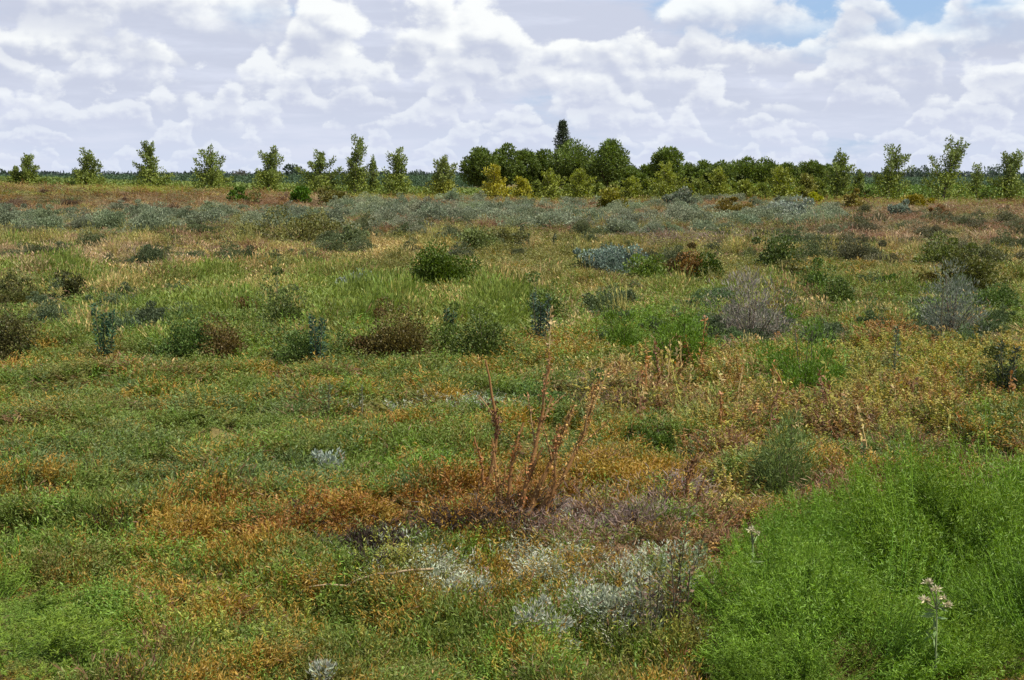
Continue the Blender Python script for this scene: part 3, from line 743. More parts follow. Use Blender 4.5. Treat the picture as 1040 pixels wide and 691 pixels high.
# thin pale grass stems in the dry weeds
def pale_stem(px, py, hpx, lean, label, col=(.36, .26, .11)):
    x, y, z = at(px, py); s = y / F
    root = empty('dry_stem', (x, y, z - .02)); tag(root, label, 'dry weed', 'pale dry stems among the rusty weeds at the right')
    pts = curve_pts((0, 0, 0), (lean * s, .02, hpx * s), .04)
    mb = MB(); mb.tube(pts, .9 * s, .4 * s, col, 4); st = mb.obj('stem', M_STEM, root)
    n = 34; t = (.25 + .75 * (np.arange(n) + rng.random(n)) / n)[:, None]
    P = np.array(pts[0]) + (pts[-1] - pts[0]) * t + rng.normal(size=(n, 3)) * 1.5 * s
    lm = MB(); lm.leaves(P, rng.normal(size=(n, 3)) + np.array([0, 0, .4]), rng.uniform(3, 7, n) * s, rng.uniform(1.5, 3.4, n) * s, jitc(col, n, .4, .12)); lm.obj('seed_head', M_LEAF, root)
for k in range(46):
    px = rng.uniform(640, 1045); py = rng.uniform(400, 474) if px > 720 else rng.uniform(380, 440)
    c = [(.38, .28, .11), (.30, .15, .05), (.30, .27, .06), (.20, .10, .05)][int(rng.integers(0, 4))]
    pale_stem(px, py, rng.uniform(30, 66), rng.normal(0, 9), 'dry seeding stem standing in the rusty weeds behind the bright bushes', c)
o = pale_stem(556, 372, 56, 3, 'x')
bpy.data.objects['dry_stem.046']['label'] = 'tall thin pale grass stem left of centre above the leaning dead stalks'
del bpy.data.objects['dry_stem.046']['group']

# ------------------------------------------------------------------ silvery bushes
shrub_px('silver_bush', 546, 650, 84, 50, (.30, .31, .22), 'palest silvery grey bush in the near field, left one of the pair', n=24, nleaf=34, leaf_px=6, aspect=.3, stem=(.12, .10, .09), up=.35, cr=.2)
shrub_px('silver_bush', 622, 630, 120, 50, (.27, .29, .195), 'silvery grey green bush in the near field, right one of the pair', n=26, nleaf=30, leaf_px=6, aspect=.3, stem=(.12, .10, .09), up=.35, cr=.2)
shrub_px('silver_bush', 455, 600, 110, 15, (.30, .32, .23), 'flat pale silvery plant spread behind the fallen stick', n=18, nleaf=26, leaf_px=5, aspect=.3, up=.2)
shrub_px('silver_bush', 332, 479, 28, 18, (.33, .37, .29), 'small whitish plant alone on the green mat', n=12, nleaf=24, leaf_px=5, aspect=.3, up=.6)
shrub_px('silver_bush', 325, 704, 50, 26, (.33, .35, .26), 'pale silvery plant cut by the bottom edge of the photo', n=24, nleaf=44, leaf_px=6, aspect=.3, up=.6)

# ------------------------------------------------------------------ bright feathery bushes
def feathery(rx, h, nst, nlf, L, W):
    lm = MB(); sm = MB()
    ncl = 34
    caz = rng.uniform(0, 2 * math.pi, ncl); cq = np.sqrt(rng.uniform(0, 1, ncl)); ch = rng.uniform(.62, 1.12, ncl)
    for k in range(nst):
        c = k % ncl
        ax = math.cos(caz[c]) * cq[c] + rng.normal(0, .10); ay = math.sin(caz[c]) * cq[c] + rng.normal(0, .10)
        az = math.atan2(ay, ax); q = min(1.1, math.hypot(ax, ay))
        top = np.array([math.cos(az) * rx * q, math.sin(az) * rx * q, h * (1 - .55 * q ** 2.2) * ch[c] * rng.uniform(.74, 1.05)])
        b = np.array([math.cos(az) * rx * q * .35, math.sin(az) * rx * q * .35, 0])
        mid = b * .45 + top * .55 + np.array([math.cos(az), math.sin(az), 0]) * rx * .06
        t = rng.uniform(.3, 1.0, nlf)[:, None]
        P = (1 - t) ** 2 * b + 2 * t * (1 - t) * mid + t ** 2 * top
        d = unit(top - b)
        tone = rng.uniform(.8, 1.2)
        tipc = np.array((.86, .9, 1.0)) + (t - .3) * np.array((.55, .3, .0))
        lm.leaves(P + rng.normal(0, .008, (nlf, 3)), rng.normal(size=(nlf, 3)) + d * .8, L * rng.uniform(.6, 1.3, nlf), W * rng.uniform(.7, 1.3, nlf), tipc * tone * jitc((.9, .9, .9), nlf, .22))
        if k % 4 == 0: sm.tube([b, mid, top], .005, .0015, (.9, .9, .6), 3)
    return lm, sm
FEATH = []
for k in range(3):
    lm, sm = feathery(.62, .62, 560, 64, .028, .0042)
    FEATH.append((lm.mesh('foliage', M_LEAF), sm.mesh('stem', M_STEM)))
lm, sm = feathery(.62, .62, 250, 52, .038, .0065)
FEATH.append((lm.mesh('foliage', M_LEAF), sm.mesh('stem', M_STEM)))
def bright_bush(x, y, s, hs, tint, label, group, proto=None):
    root = empty('bright_green_bush', (x, y, float(terrain(x, y)) - .03), rng.uniform(0, 6.28))
    root.scale = (s, s, hs); foot(x, y, .55 * s)
    fm, sm = FEATH[int(rng.integers(0, 3)) if proto is None else proto]
    for nm, me in (('foliage', fm), ('stem', sm)):
        o = bpy.data.objects.new(nm, me); COL.objects.link(o); o.parent = root
        t = np.array(tint) * rng.uniform(.84, 1.14) * np.array((rng.uniform(.9, 1.12), 1, 1)); o.color = (*t, 1)
    tag(root, label, 'bush', group)
BG = (.112, .212, .018)
lab = 'bright green feathery bush in the mass filling the lower right corner'; grp = 'bright green feathery bushes at the lower right'
for (px, D, s, hs) in [(975, 6.9, 1.05, 1.16), (880, 7.1, .95, 1.0), (1045, 7.4, 1.1, 1.22), (815, 6.75, .72, .86), (905, 6.2, 1.0, .95), (1060, 6.2, .8, 1.0), (812, 5.9, .72, .74), (865, 5.5, .9, .78),
                       (1110, 6.3, 1.0, 1.1), (930, 7.5, .8, 1.06), (800, 5.25, .55, .46), (1110, 7.2, 1.1, 1.1), (960, 5.6, .62, .62), (1085, 5.75, .7, .8), (1000, 6.0, .5, .66)]:
    bright_bush((px - 520) / F * D, D, s, hs, BG, lab, grp)
lab2 = 'soft green feathery bush in the lower left corner'; grp2 = 'soft green feathery bushes at the lower left'
for (px, D, s, hs) in [(-5, 5.5, .8, .42), (50, 5.7, .55, .30), (-40, 6.2, .8, .40)]:
    bright_bush((px - 520) / F * D, D, s, hs, (.125, .205, .02), lab2, grp2, 3)

# dried flower heads above the bright bushes
def dried_flower(px, py, top, D, heads, label, nleaf=26):
    x = (px - 520) / F * D; z0 = float(terrain(x, D)); s = D / F
    root = empty('dried_flower_stalk', (x, D, z0 - .02)); tag(root, label, 'dried flower')
    dx, fy, uz = px_dir(px, top); zt = EYE + uz / fy * D
    H = zt - z0 + .02
    pts = curve_pts((0, 0, 0), (.01, 0, H), .02)
    mb = MB(); mb.tube(pts, 1.3 * s, .8 * s, (.16, .2, .08), 6); mb.obj('stalk', M_STEM, root)
    for (hx, hy, r) in heads:
        c = np.array([hx * s, rng.normal(0, .01), H + hy * s])
        m = MB(); m.tube(curve_pts(pts[-2], c, .03, 4), .7 * s, .5 * s, (.2, .19, .1), 4)
        n = 46; E = unit(rng.normal(size=(n, 3))); E[:, 2] = np.abs(E[:, 2]) * .8
        m.leaves(c + E * r * .25 * s, E + rng.normal(size=(n, 3)) * .6, .62 * r * s * rng.uniform(.5, 1.3, n), r * .22 * s, jitc((.44, .39, .24), n, .45, .06))
        m.obj('flower_head', M_LEAF, root)
    n = nleaf; t = rng.uniform(.45, .97, n)[:, None]
    lm = MB(); P = pts[0] + (pts[-1] - pts[0]) * t
    lm.leaves(P, unit(rng.normal(size=(n, 3)) * np.array([1, 1, .5])), rng.uniform(9, 18, n) * s, rng.uniform(2.5, 5, n) * s, jitc((.15, .21, .07), n, .35)); lm.obj('leaf', M_LEAF, root)
dried_flower(960, 691, 606, 5.25, [(-6, 14, 8), (3, 6, 8), (9, -2, 7), (-10, -4, 9), (14, -10, 8)], 'tall stalk with pale dried flower heads over the dark lower right corner')
dried_flower(768, 620, 543, 6.35, [(0, 4, 8), (6, 2, 5)], 'small stalk with one pale dried flower at the left flank of the bright bushes', 7)

# fallen stick
def stick():
    pts = [np.array(at(a, b)) + np.array([0, 0, h]) for a, b, h in [(298, 617, .05), (316, 615, .09), (334, 615, .10), (352, 613, .085), (366, 609, .10), (384, 606, .11), (398, 604, .10), (414, 603, .11), (440, 599, .10)]]
    o = np.array(pts[0]); mb = MB(); mb.tube(np.array(pts) - o, .003, .0062, (.27, .195, .11), 6)
    mb.tube(np.array([pts[3], pts[3] + np.array([.04, .03, .03]), pts[3] + np.array([.07, .07, .03])]) - o, .003, .0015, (.24, .17, .10), 4)
    mb.tube(np.array([pts[4], pts[4] + np.array([.10, -.03, -.03]), pts[4] + np.array([.2, -.06, -.05])]) - o, .005, .002, (.30, .24, .14), 4)
    ob = mb.obj('fallen_stick', M_STEM); ob.location = o
    tag(ob, 'pale bent dead stick lying across the orange mat', 'stick')
stick()

# ------------------------------------------------------------------ trees
def poplar(px, D, top_y, wpx, lean_px, col, basecol, label, group, nleaf=1500, baseb=.5, npl=9):
    x, y, z = place(px, D); s = D / F
    H = EYE + (HOR - top_y) * s * 1.01 - z; Wd = wpx * s * 1.12; lean = lean_px * s; nleaf = int(nleaf * 2.0)
    root = empty('poplar_tree', (x, y, z - .05)); tag(root, label, 'tree', group)
    tr = MB(); cr = MB()
    tp = np.array([[0, 0, 0], [lean * .15, 0, H * .35], [lean * .5, 0, H * .65], [lean, 0, H * .96]]) + rng.normal(0, .05, (4, 3)) * np.array([[0], [1], [1], [1]])
    tr.tube(tp, .022 * H, .006 * H, (.16, .13, .10), 6)
    def tpos(t):
        t = t * 3; i = min(int(t), 2); return tp[i] * (1 - (t - i)) + tp[i + 1] * (t - i)
    plumes = [(tpos(.66), tpos(1.0) + np.array([lean * .1, 0, H * .03]), .08 * Wd + .15, 1.0)]
    npl = int(npl * 1.5)
    for k in range(npl):
        t = .05 + .72 * (k + rng.uniform(0, 1)) / npl; b = tpos(t)
        az = k * 2.4 + rng.uniform(-.4, .4)
        out = Wd * .5 * rng.uniform(.35, 1.3) * (1.08 - 1.0 * t)
        up = H * rng.uniform(.16, .38)
        e = b + np.array([math.cos(az) * out + lean * .18, math.sin(az) * out, up])
        plumes.append((b, e, (.085 * Wd + .13) * rng.uniform(.7, 1.4), .9))
        tr.tube([b, b * .5 + e * .5 + np.array([0, 0, -.1 * up]), e], .008 * H, .003 * H, (.16, .13, .10), 4)
    tot = sum(np.linalg.norm(e - b) + .5 for b, e, r, w in plumes)
    for (b, e, r, w) in plumes:
        n = int(nleaf * (np.linalg.norm(e - b) + .5) / tot)
        t = rng.uniform(.05, 1.06, n)
        P = b + (e - b) * t[:, None]
        E = unit(rng.normal(size=(n, 3)))
        P = P + E * (r * (1.25 - .75 * t) * rng.uniform(.2, 1, n))[:, None]
        mixv = np.clip(P[:, 2] / (H * .55), 0, 1)[:, None]
        C = np.array(basecol) * (1 - mixv) + np.array(col) * mixv
        tone = rng.uniform(.8, 1.2)
        cr.leaves(P, E + np.array([lean / H * 2, 0, .6]), rng.uniform(.14, .29, n), rng.uniform(.085, .16, n), 1.12 * C * jitc((1, 1, 1), n, .28) * tone)
    n = int(nleaf * baseb)
    if n:
        q = rng.uniform(0, 1, n) ** .5; az = rng.uniform(0, 6.28, n)
        zz = rng.uniform(0, 1, n) ** 1.3
        lob = 1 + .25 * np.sin(3 * az + rng.uniform(0, 6))
        P = np.stack([np.cos(az) * q * Wd * .66 * lob * (1 - .55 * zz), np.sin(az) * q * Wd * .55 * lob * (1 - .5 * zz), zz * H * .5], 1)
        cr.leaves(P, unit(rng.normal(size=(n, 3))) + np.array([0, 0, .5]), rng.uniform(.14, .28, n), rng.uniform(.09, .16, n), np.array(basecol) * jitc((1, 1, 1), n, .3))
    tr.obj('trunk', M_STEM, root); cr.obj('crown', M_LEAF, root)
    return root

PG = (.15, .185, .045); PB = (.18, .215, .034); YB = (.235, .24, .034); YT = (.205, .228, .034)
grpL = 'young poplars in the row along the left horizon'
Ls = [(17, 150, 170, 14, 2, 'small poplar sprout left of the first leafy poplar at the far left'), (32, 150, 159, 22, 1, 'first short leafy poplar of the row at the far left'),
      (90, 150, 154, 32, 4, 'second poplar of the left row, ragged topped with a leaning tip'), (155, 150, 146, 32, -3, 'third poplar of the left row, spire topped with a bushy right side'),
      (215, 148, 150, 34, 2, 'fourth poplar of the left row, full and rounded'), (274, 146, 152, 36, 6, 'fifth poplar of the left row, leaning a little to the right'),
      (325, 143, 157, 40, 4, 'sixth poplar of the left row, broad with a low pointed top'), (361, 142, 144, 30, 5, 'tallest poplar of the left row with an open forked crown'),
      (379, 143, 160, 14, 2, 'thin small poplar right of the tallest left one'), (402, 140, 152, 34, 5, 'poplar with a bare neck two right of the tallest left one'),
      (450, 138, 162, 34, 2, 'yellowish poplar just left of the dark evergreens')]
for i, (px, D, ty, w, le, lb) in enumerate(Ls):
    base = PB if px < 420 else YB
    poplar(px, D, ty, w, le, PG if px < 440 else (.14, .165, .04), base, lb, grpL, nleaf=int(900 + 18 * w) if w > 16 else 500, baseb=.55 if w > 16 else .25, npl=9 if w > 16 else 5)
grpY = 'yellowish young trees before the dark evergreens'
Ys = [(503, 138, 168, 32, 0, 'brightest yellow young tree at the left foot of the evergreens', (.32, .28, .028)), (530, 138, 181, 22, 0, 'small golden young tree right of the brightest yellow one', (.30, .28, .03)),
      (558, 138, 173, 30, 0, 'yellow green young tree below the conifer', None), (588, 136, 172, 30, 2, 'slim yellow green young tree below the tall evergreen pair', None),
      (641, 134, 180, 24, 0, 'narrow yellow green young tree right of the round olive bush', None), (675, 134, 168, 38, 2, 'widest yellow green young tree below the lone round evergreen', None),
      (700, 134, 188, 18, 0, 'low yellow green sapling right of the widest yellow green tree', None), (728, 134, 172, 30, 1, 'yellow green young tree before the evergreen hedge, leftmost there', None),
      (757, 136, 185, 22, 0, 'short yellow green sapling in the middle of the evergreen hedge', None), (790, 134, 171, 36, 1, 'airy yellow green young tree before the right part of the evergreen hedge', None),
      (817, 136, 178, 22, 0, 'thin brownish green sapling right of the airy yellow green tree', (.21, .205, .045))]
for px in (608, 622, 655, 690, 712, 744, 772, 805, 832, 542, 574):
    Ys.append((px + rng.uniform(-4, 4), 141, rng.uniform(180, 189), rng.uniform(16, 26), rng.uniform(-2, 3), 'low yellow green sapling in the thicket at the foot of the evergreens', (.155, .185, .034)))
for (px, D, ty, w, le, lb, c) in Ys:
    c = c or YT
    poplar(px, D, ty, w, le, tuple(np.array(c) * .95), c, lb, 'low saplings in the thicket' if lb.startswith('low yellow green sapling in') else grpY, nleaf=int(600 + 14 * w), baseb=.5)
grpR = 'poplars in the row along the right horizon'
Rs = [(848, 142, 158, 40, 6, 'many stemmed poplar at the right end of the evergreen hedge'), (871, 142, 176, 18, 1, 'small dark poplar sapling right of the many stemmed one'),
      (900, 140, 150, 38, 8, 'wind bent poplar with a broken open top in the right row'), (956, 138, 144, 48, 14, 'tallest poplar of the right row, leaning right'),
      (989, 142, 168, 22, 2, 'thin low poplar between the two big right ones'), (1019, 140, 155, 38, 8, 'last poplar of the right row near the edge')]
for (px, D, ty, w, le, lb) in Rs:
    poplar(px, D, ty, w, le, (.145, .18, .045), (.175, .21, .034), lb, grpR, nleaf=int(900 + 18 * w) if w > 22 else 550, baseb=.5 if w > 22 else .3, npl=10 if w > 22 else 5)

def evergreen(px, D, top_y, wpx, label, group, base=.12, col=(.095, .130, .024), nclump=30):
    x, y, z = place(px, D); s = D / F
    H = EYE + (HOR - top_y) * s * 1.01 - z; R = wpx * s / 2
    root = empty('evergreen_tree', (x, y, z - .05)); tag(root, label, 'tree', group)
    tr = MB(); tr.tube([(0, 0, 0), (rng.normal(0, .1), 0, H * .3), (rng.normal(0, .2), 0, H * .75)], .035 * H, .012 * H, (.09, .07, .055), 6)
    cr = MB()
    for k in range(nclump):
        d = unit(rng.normal(size=3)); q = rng.uniform(.5, 1) ** .5
        zc = H * (base + (1 - base) * .5) + d[2] * q * H * (1 - base) * .42
        wz = math.sin(math.pi * np.clip((zc / H - base) / (1 - base), .22, .90)) ** .35
        c = np.array([d[0] * q * R * .82 * wz, d[1] * q * R * .82 * wz, zc])
        r = R * rng.uniform(.28, .46)
        n = 170; E = unit(rng.normal(size=(n, 3))); rr = rng.uniform(.4, 1, n) ** .5
        P = c + E * (rr * r)[:, None]
        tone = rng.uniform(.8, 1.25)
        cr.leaves(P, E + np.array([0, 0, .35]) + rng.normal(size=(n, 3)) * .4, rng.uniform(.25, .5, n), rng.uniform(.14, .26, n), jitc(np.array(col) * tone, n, .3))
        if k % 3 == 0: tr.tube([(0, 0, H * rng.uniform(.2, .5)), c * .6 + np.array([0, 0, .1]), c], .012 * H, .004 * H, (.09, .07, .055), 4)
    tr.obj('trunk', M_STEM, root); cr.obj('crown', M_LEAF, root)
    return root
grpE = 'dark evergreens behind the yellowish young trees'
Es = [(487, 215, 152, 36, 'leftmost dark evergreen with a dark hollow at its foot'), (514, 220, 149, 34, 'second dark evergreen from the left end of the grove'), (534, 222, 151, 28, 'third dark evergreen from the left end of the grove'),
      (553, 225, 151, 26, 'narrow dark evergreen left of the conifer'), (580, 220, 146, 50, 'broad evergreen right below the conifer'), (617, 215, 143, 40, 'tall rounded evergreen right of the conifer, lit on top'),
      (600, 222, 166, 44, 'low evergreen filling between the broad and the tall rounded ones'), (640, 225, 172, 30, 'low evergreen right of the tall rounded one'), (657, 228, 170, 26, 'low evergreen left of the lone round topped one'), (677, 215, 149, 32, 'lone round topped evergreen in the middle of the grove'),
      (698, 222, 168, 26, 'small evergreen right of the lone round topped one'), (714, 220, 166, 28, 'first dark evergreen at the left of the even hedge'), (734, 218, 163, 36, 'dark evergreen of the even hedge, tallest at its left part'),
      (755, 220, 163, 36, 'dark evergreen in the middle of the even hedge'), (776, 220, 165, 34, 'dark evergreen right of the middle of the even hedge'), (800, 222, 168, 32, 'evergreen of the even hedge behind the airy yellow green tree'),
      (820, 220, 166, 34, 'evergreen of the even hedge with a dark hollow below'), (838, 225, 170, 28, 'last evergreen at the right end of the even hedge')]
for (px, D, ty, w, lb) in Es:
    evergreen(px, D, ty, w, lb, grpE, nclump=int(26 + w * .7), base=.14 if ty < 155 else .02)
    
def conifer():
    px, D, top_y, wpx = 571, 300, 124, 24
    x, y, z = place(px, D); s = D / F
    H = EYE + (HOR - top_y) * s * 1.01 - z; R = wpx * s / 2
    root = empty('conifer_tree', (x, y, z - .05)); tag(root, 'dark pointed conifer rising above all the other trees', 'tree')
    tr = MB(); tr.tube([(0, 0, 0), (0, 0, H * .5), (.1, 0, H * .97)], .3, .06, (.08, .06, .05), 6)
    cr = MB()
    for t in np.linspace(.25, .985, 22):
        r = R * (1.05 - .85 * ((t - .25) / .75) ** 1.6) * rng.uniform(.75, 1.1)
        m = 9
        for k in range(m):
            az = k * 6.28 / m + rng.uniform(-.3, .3)
            e = np.array([math.cos(az) * r, math.sin(az) * r, H * t - .05 * r + rng.normal(0, .1)])
            b = np.array([0, 0, H * t - .35])
            n = 34; u = rng.uniform(.15, 1, n)[:, None]
            P = b + (e - b) * u + rng.normal(size=(n, 3)) * .16
            cr.leaves(P, (e - b) * .4 + rng.normal(size=(n, 3)) * .6 + np.array([0, 0, .3]), rng.uniform(.3, .5, n), rng.uniform(.12, .22, n), jitc((.045, .062, .03), n, .3))
    tr.obj('trunk', M_STEM, root); cr.obj('crown', M_LEAF, root)
conifer()

def far_tree(px, D, top_y, wpx, label, col, name='distant_tree'):
    x, y, z = place(px, D); s = D / F
    H = EYE + (HOR - top_y) * s * 1.01 - z; R = wpx * s / 2
    root = empty(name, (x, y, z - .1)); tag(root, label, 'tree')
    cr = MB()
    for k in range(22):
        d = unit(rng.normal(size=3)); c = np.array([d[0] * R * .7, d[1] * R * .7, H * .55 + d[2] * H * .33]); r = R * .3
        n = 50; E = unit(rng.normal(size=(n, 3)))
        cr.leaves(c + E * r, E + np.array([0, 0, .3]), .12 * H * rng.uniform(.7, 1.3, n), .07 * H, jitc(col, n, .3))
    tr = MB(); tr.tube([(0, 0, 0), (0, 0, H * .3), (.1, 0, H * .6)], .04 * H, .02 * H, (.08, .065, .055), 5)
    tr.obj('trunk', M_STEM, root); cr.obj('crown', M_LEAF, root)
FT = (.060, .085, .055)
far_tree(300, 620, 168, 22, 'dark spreading tree far behind the gap left of the broad poplar', FT)
far_tree(246, 620, 175, 22, 'greyish brown distant tree between the fourth and fifth left poplars', (.10, .095, .075))
far_tree(118, 520, 180, 22, 'greyish brown distant bush tree right of the second left poplar', (.10, .095, .07))
far_tree(935, 640, 171, 26, 'dark distant clump tree between the two big right poplars', FT)
far_tree(1012, 640, 170, 40, 'dark distant tree behind the last right poplar', FT)
far_tree(882, 620, 177, 24, 'greyish distant tree behind the small right sapling', (.085, .085, .075))
far_tree(425, 640, 174, 20, 'dark distant tree behind the poplar with a bare neck', FT)
far_tree(3, 600, 172, 14, 'dark distant tree at the very left edge', FT)
far_tree(641, 330, 168, 14, 'greyish thin tree behind the grove right of the tall rounded evergreen', (.12, .14, .09))

def stuff_band(name, label, cat, x0, x1, D0, D1, h, n, L, col, step=1.0):
    mb = MB()
    px = rng.uniform(x0, x1, n); D = rng.uniform(D0, D1, n); x = (px - 520) / F * D
    z = terrain(x, D)
    hh = h * (1 + .35 * fbm(x / (h * 2.2), D / (h * 2.2), 200, 3)) * (D / ((D0 + D1) / 2))
    m = 56
    for k in range(m):
        P = np.stack([x + rng.normal(0, h * .5, n), D + rng.normal(0, h * .4, n), z + hh * rng.uniform(0, 1, n) ** .75], 1)
        mb.leaves(P, unit(rng.normal(size=(n, 3))) + np.array([0, 0, .4]), L * rng.uniform(.6, 1.3, n), L * .6, jitc(col, n, .3) * (1 + .25 * fbm(x / 30, D / 30, 210, 2))[:, None])
    o = mb.obj(name, M_LEAF); tag(o, label, cat, kind='stuff')
stuff_band('distant_treeline', 'thin dark treeline along the whole horizon', 'trees', -420, 1460, 900, 1000, 6.3, 1700, 2.2, (.045, .062, .05))
stuff_band('orchard_trees', 'dark green crop belt under the far treeline at the left', 'crop', -300, 480, 380, 470, 3.4, 1700, .55, (.048, .082, .036))
stuff_band('orchard_trees', 'dull green crop belt under the far treeline at the right', 'crop', 830, 1350, 380, 470, 2.8, 1200, .55, (.055, .09, .042))
stuff_band('undergrowth', 'fresh green low growth below the right row of poplars', 'undergrowth', 690, 1200, 150, 185, 1.15, 1500, .3, (.11, .17, .03))
stuff_band('undergrowth', 'yellow green low growth below the left row of poplars', 'undergrowth', -120, 700, 150, 180, .8, 1500, .28, (.125, .165, .035))

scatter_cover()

# ------------------------------------------------------------------ sky
class NT:
    def __init__(s, tree): s.t = tree; s.N = tree.nodes; s.L = tree.links
    def put(s, sock, v):
        if isinstance(v, (int, float)): sock.default_value = v
        else: s.L.new(v, sock)
    def m(s, op, a, b=None, c=None, clamp=False):
        n = s.N.new('ShaderNodeMath'); n.operation = op; n.use_clamp = clamp
        s.put(n.inputs[0], a)
        if b is not None: s.put(n.inputs[1], b)
        if c is not None: s.put(n.inputs[2], c)
        return n.outputs[0]
    def xyz(s, x, y, z):
        n = s.N.new('ShaderNodeCombineXYZ')
        for k, v in enumerate((x, y, z)): s.put(n.inputs[k], v)
        return n.outputs[0]
    def noise(s, vec, scale, detail, rough=.55, dist=0.0):
        n = s.N.new('ShaderNodeTexNoise'); n.noise_dimensions = '2D'
        s.L.new(vec, n.inputs['Vector']); n.inputs['Scale'].default_value = scale; n.inputs['Detail'].default_value = detail
        n.inputs['Roughness'].default_value = rough; n.inputs['Distortion'].default_value = dist
        return n.outputs['Fac']
    def ss(s, x, a, b, lo=0.0, hi=1.0):
        n = s.N.new('ShaderNodeMapRange'); n.interpolation_type = 'SMOOTHSTEP'
        s.put(n.inputs[0], x); n.inputs[1].default_value = a; n.inputs[2].default_value = b; n.inputs[3].default_value = lo; n.inputs[4].default_value = hi
        return n.outputs[0]
    def mix(s, f, a, b):
        n = s.N.new('ShaderNodeMix'); n.data_type = 'RGBA'
        s.put(n.inputs[0], f)
        for k, v in ((6, a), (7, b)):
            if isinstance(v, tuple): n.inputs[k].default_value = (*v, 1)
            else: s.L.new(v, n.inputs[k])
        return n.outputs[2]

SUN_AZ, SUN_EL = 116.0, 56.0     # azimuth from +Y towards +X
world = bpy.data.worlds.new('World'); scene.world = world; world.use_nodes = True
world.cycles.sampling_method = 'NONE'
wt = world.node_tree; wt.nodes.clear(); q = NT(wt)
wo = q.N.new('ShaderNodeOutputWorld'); bg = q.N.new('ShaderNodeBackground'); bg.inputs[1].default_value = .0607
q.L.new(bg.outputs[0], wo.inputs[0])
sky = q.N.new('ShaderNodeTexSky'); sky.sky_type = 'NISHITA'; sky.sun_disc = False
sky.sun_elevation = math.radians(SUN_EL); sky.sun_rotation = math.radians(SUN_AZ)
sky.air_density = 1.0; sky.dust_density = .6; sky.ozone_density = 1.5
tc = q.N.new('ShaderNodeTexCoord'); sp = q.N.new('ShaderNodeSeparateXYZ'); q.L.new(tc.outputs['Generated'], sp.inputs[0])
X, Y, Z = sp.outputs
az = q.m('MULTIPLY', q.m('ARCTAN2', X, Y), 57.2958)
el = q.m('MULTIPLY', q.m('ARCSINE', Z), 57.2958)
K = 10.0
def C_(r, g, b): return (r * K, g * K, b * K)
# veil behind the cumulus
def vec_(fa, fe, seed, du=0.0, dv=0.0): return q.xyz(q.m('MULTIPLY_ADD', az, fa, seed * 7.13 + du), q.m('MULTIPLY_ADD', el, fe, seed * 3.7 + dv), 0.0)
v = q.noise(vec_(.09, .30, 3.3), 1.0, 7, .58)
st = q.noise(vec_(.16, 1.15, 8.1), 1.0, 6, .6)
hor = q.ss(el, 3.5, 8.5, 0.0, .16)
right = q.m('MULTIPLY', q.ss(az, 2.0, 13.0, 0.0, .30), q.ss(el, 3.5, 6.0))
vm = q.ss(q.m('SUBTRACT', v, q.m('ADD', hor, right)), .17, .36)
blue = q.mix(.7, sky.outputs[0], C_(.40, .60, .92))
low = q.ss(el, 0.0, 4.0)
veil = q.mix(low, C_(.665, .73, .885), C_(.61, .655, .79))
veil = q.mix(q.ss(st, .42, .75), veil, C_(.71, .755, .89))
col = q.mix(vm, blue, veil)
hn = q.noise(vec_(.16, .34, 21.7), 1.0, 5, .55)
hole = q.m('SUBTRACT', 1.0, q.m('MULTIPLY', q.m('MULTIPLY', q.ss(az, 5.0, 11.0), q.ss(el, 5.0, 6.8)), q.ss(hn, .47, .66)))
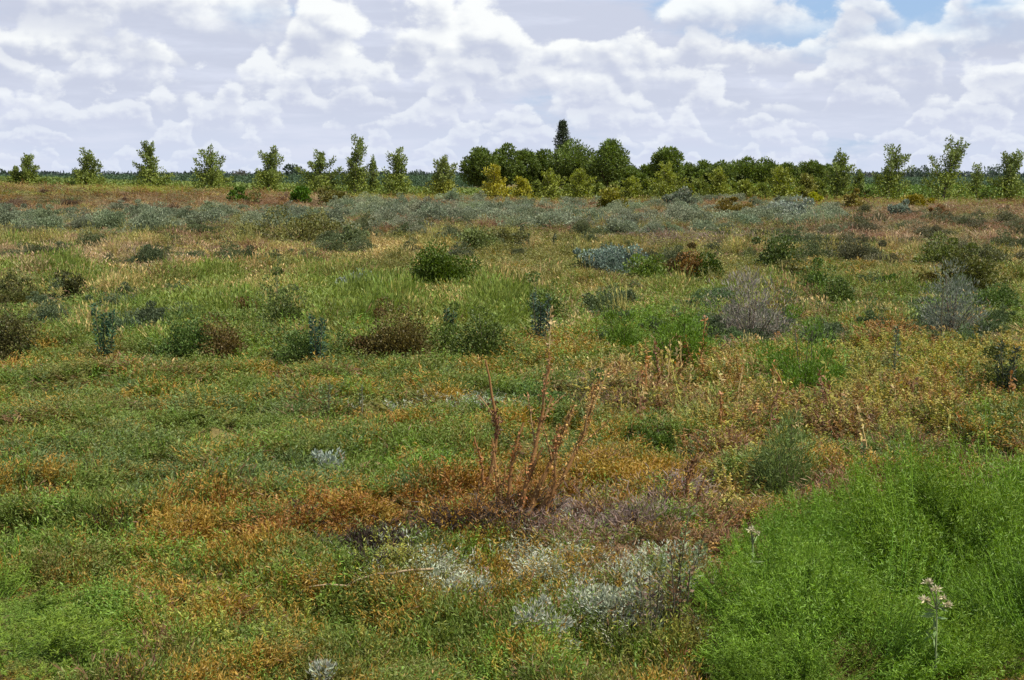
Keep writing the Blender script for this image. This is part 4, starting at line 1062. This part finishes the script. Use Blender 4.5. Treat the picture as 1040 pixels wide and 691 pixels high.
# cumulus rows, far (low) to near (high): base, thickness, run along the horizon, seed
ROWS = [(.3, .55, .55, 11.3), (.8, .7, .45, 23.7), (1.35, .9, .36, 37.1), (2.0, 1.2, .30, 41.9), (2.75, 1.6, .25, 59.3), (3.6, 2.0, .20, 67.7), (4.6, 2.6, .17, 83.1), (5.7, 3.2, .14, 97.3), (8.4, 5, .11, 113.9), (14, 9, .07, 151.0)]
for i, (b, t, fq, seed) in enumerate(ROWS):
    prof = q.noise(vec_(fq, .25 / t, seed), 1.0, 2, .5)
    ph = q.ss(prof, .36, .64)
    bil = q.noise(vec_(.75 / t, 1.15 / t, seed * 1.7), 1.0, 7, .58)
    bil2 = q.noise(vec_(.75 / t, 1.15 / t, seed * 1.7, .09, .16), 1.0, 4, .5)
    billow = q.m('SUBTRACT', bil, .5)
    top = q.m('ADD', q.m('MULTIPLY', ph, t * 1.1), q.m('MULTIPLY', billow, t * 1.7))
    rel = q.m('SUBTRACT', el, b)
    gap = q.m('SUBTRACT', top, rel)
    tm = q.ss(gap, 0.0, .23 * t)
    bot = q.ss(q.m('ADD', rel, q.m('MULTIPLY', billow, t * .5)), -.25 * t, .30 * t)
    have = q.ss(ph, .0, .25)
    mask = q.m('MULTIPLY', q.m('MULTIPLY', tm, bot), have)
    lit = q.m('ADD', q.m('MULTIPLY', q.m('DIVIDE', rel, t), .55), q.m('MULTIPLY', q.m('SUBTRACT', bil, bil2), 2.6))
    edge = q.m('SUBTRACT', 1.0, q.ss(gap, 0.0, 1.1 * t))
    lit = q.m('ADD', lit, q.m('MULTIPLY', edge, .52))
    lit = q.ss(lit, .08, .82)
    far = max(0.0, 1 - b / 4.5)
    dark = (.582 + .10 * far, .625 + .10 * far, .758 + .13 * far)
    brt = (1.03 - .18 * far, 1.05 - .15 * far, 1.03 - .05 * far)
    if 2.0 < b < 8.0: mask = q.m('MULTIPLY', mask, hole)
    cc = q.mix(lit, C_(*dark), C_(*brt))
    col = q.mix(q.m('MULTIPLY', mask, .86 - .5 * far), col, cc)
q.L.new(col, bg.inputs[0])

sun = bpy.data.lights.new('sun', 'SUN'); sun.energy = 5.0; sun.angle = math.radians(.53); sun.color = (1, .955, .88)
so = bpy.data.objects.new('sun', sun); COL.objects.link(so)
a, e = math.radians(SUN_AZ), math.radians(SUN_EL)
from mathutils import Vector
so.rotation_euler = Vector((-math.sin(a) * math.cos(e), -math.cos(a) * math.cos(e), -math.sin(e))).to_track_quat('-Z', 'Y').to_euler()
so.location = (0, 0, 50)

# ------------------------------------------------------------------ camera
cam = bpy.data.cameras.new('camera'); co = bpy.data.objects.new('camera', cam); COL.objects.link(co)
cam.sensor_width = 36; cam.lens = F / 1040 * 36; cam.clip_start = .05; cam.clip_end = 20000
co.location = (0, 0, EYE); co.rotation_euler = (math.radians(90) - PITCH, 0, 0)
scene.camera = co

scene.view_settings.view_transform = 'Standard'; scene.view_settings.look = 'None'
scene.view_settings.exposure = .72; scene.view_settings.gamma = 1
scene.view_settings.use_curve_mapping = False
scene.cycles.use_denoising = True
scene.cycles.max_bounces = 3; scene.cycles.diffuse_bounces = 2; scene.cycles.transmission_bounces = 2; scene.cycles.glossy_bounces = 1
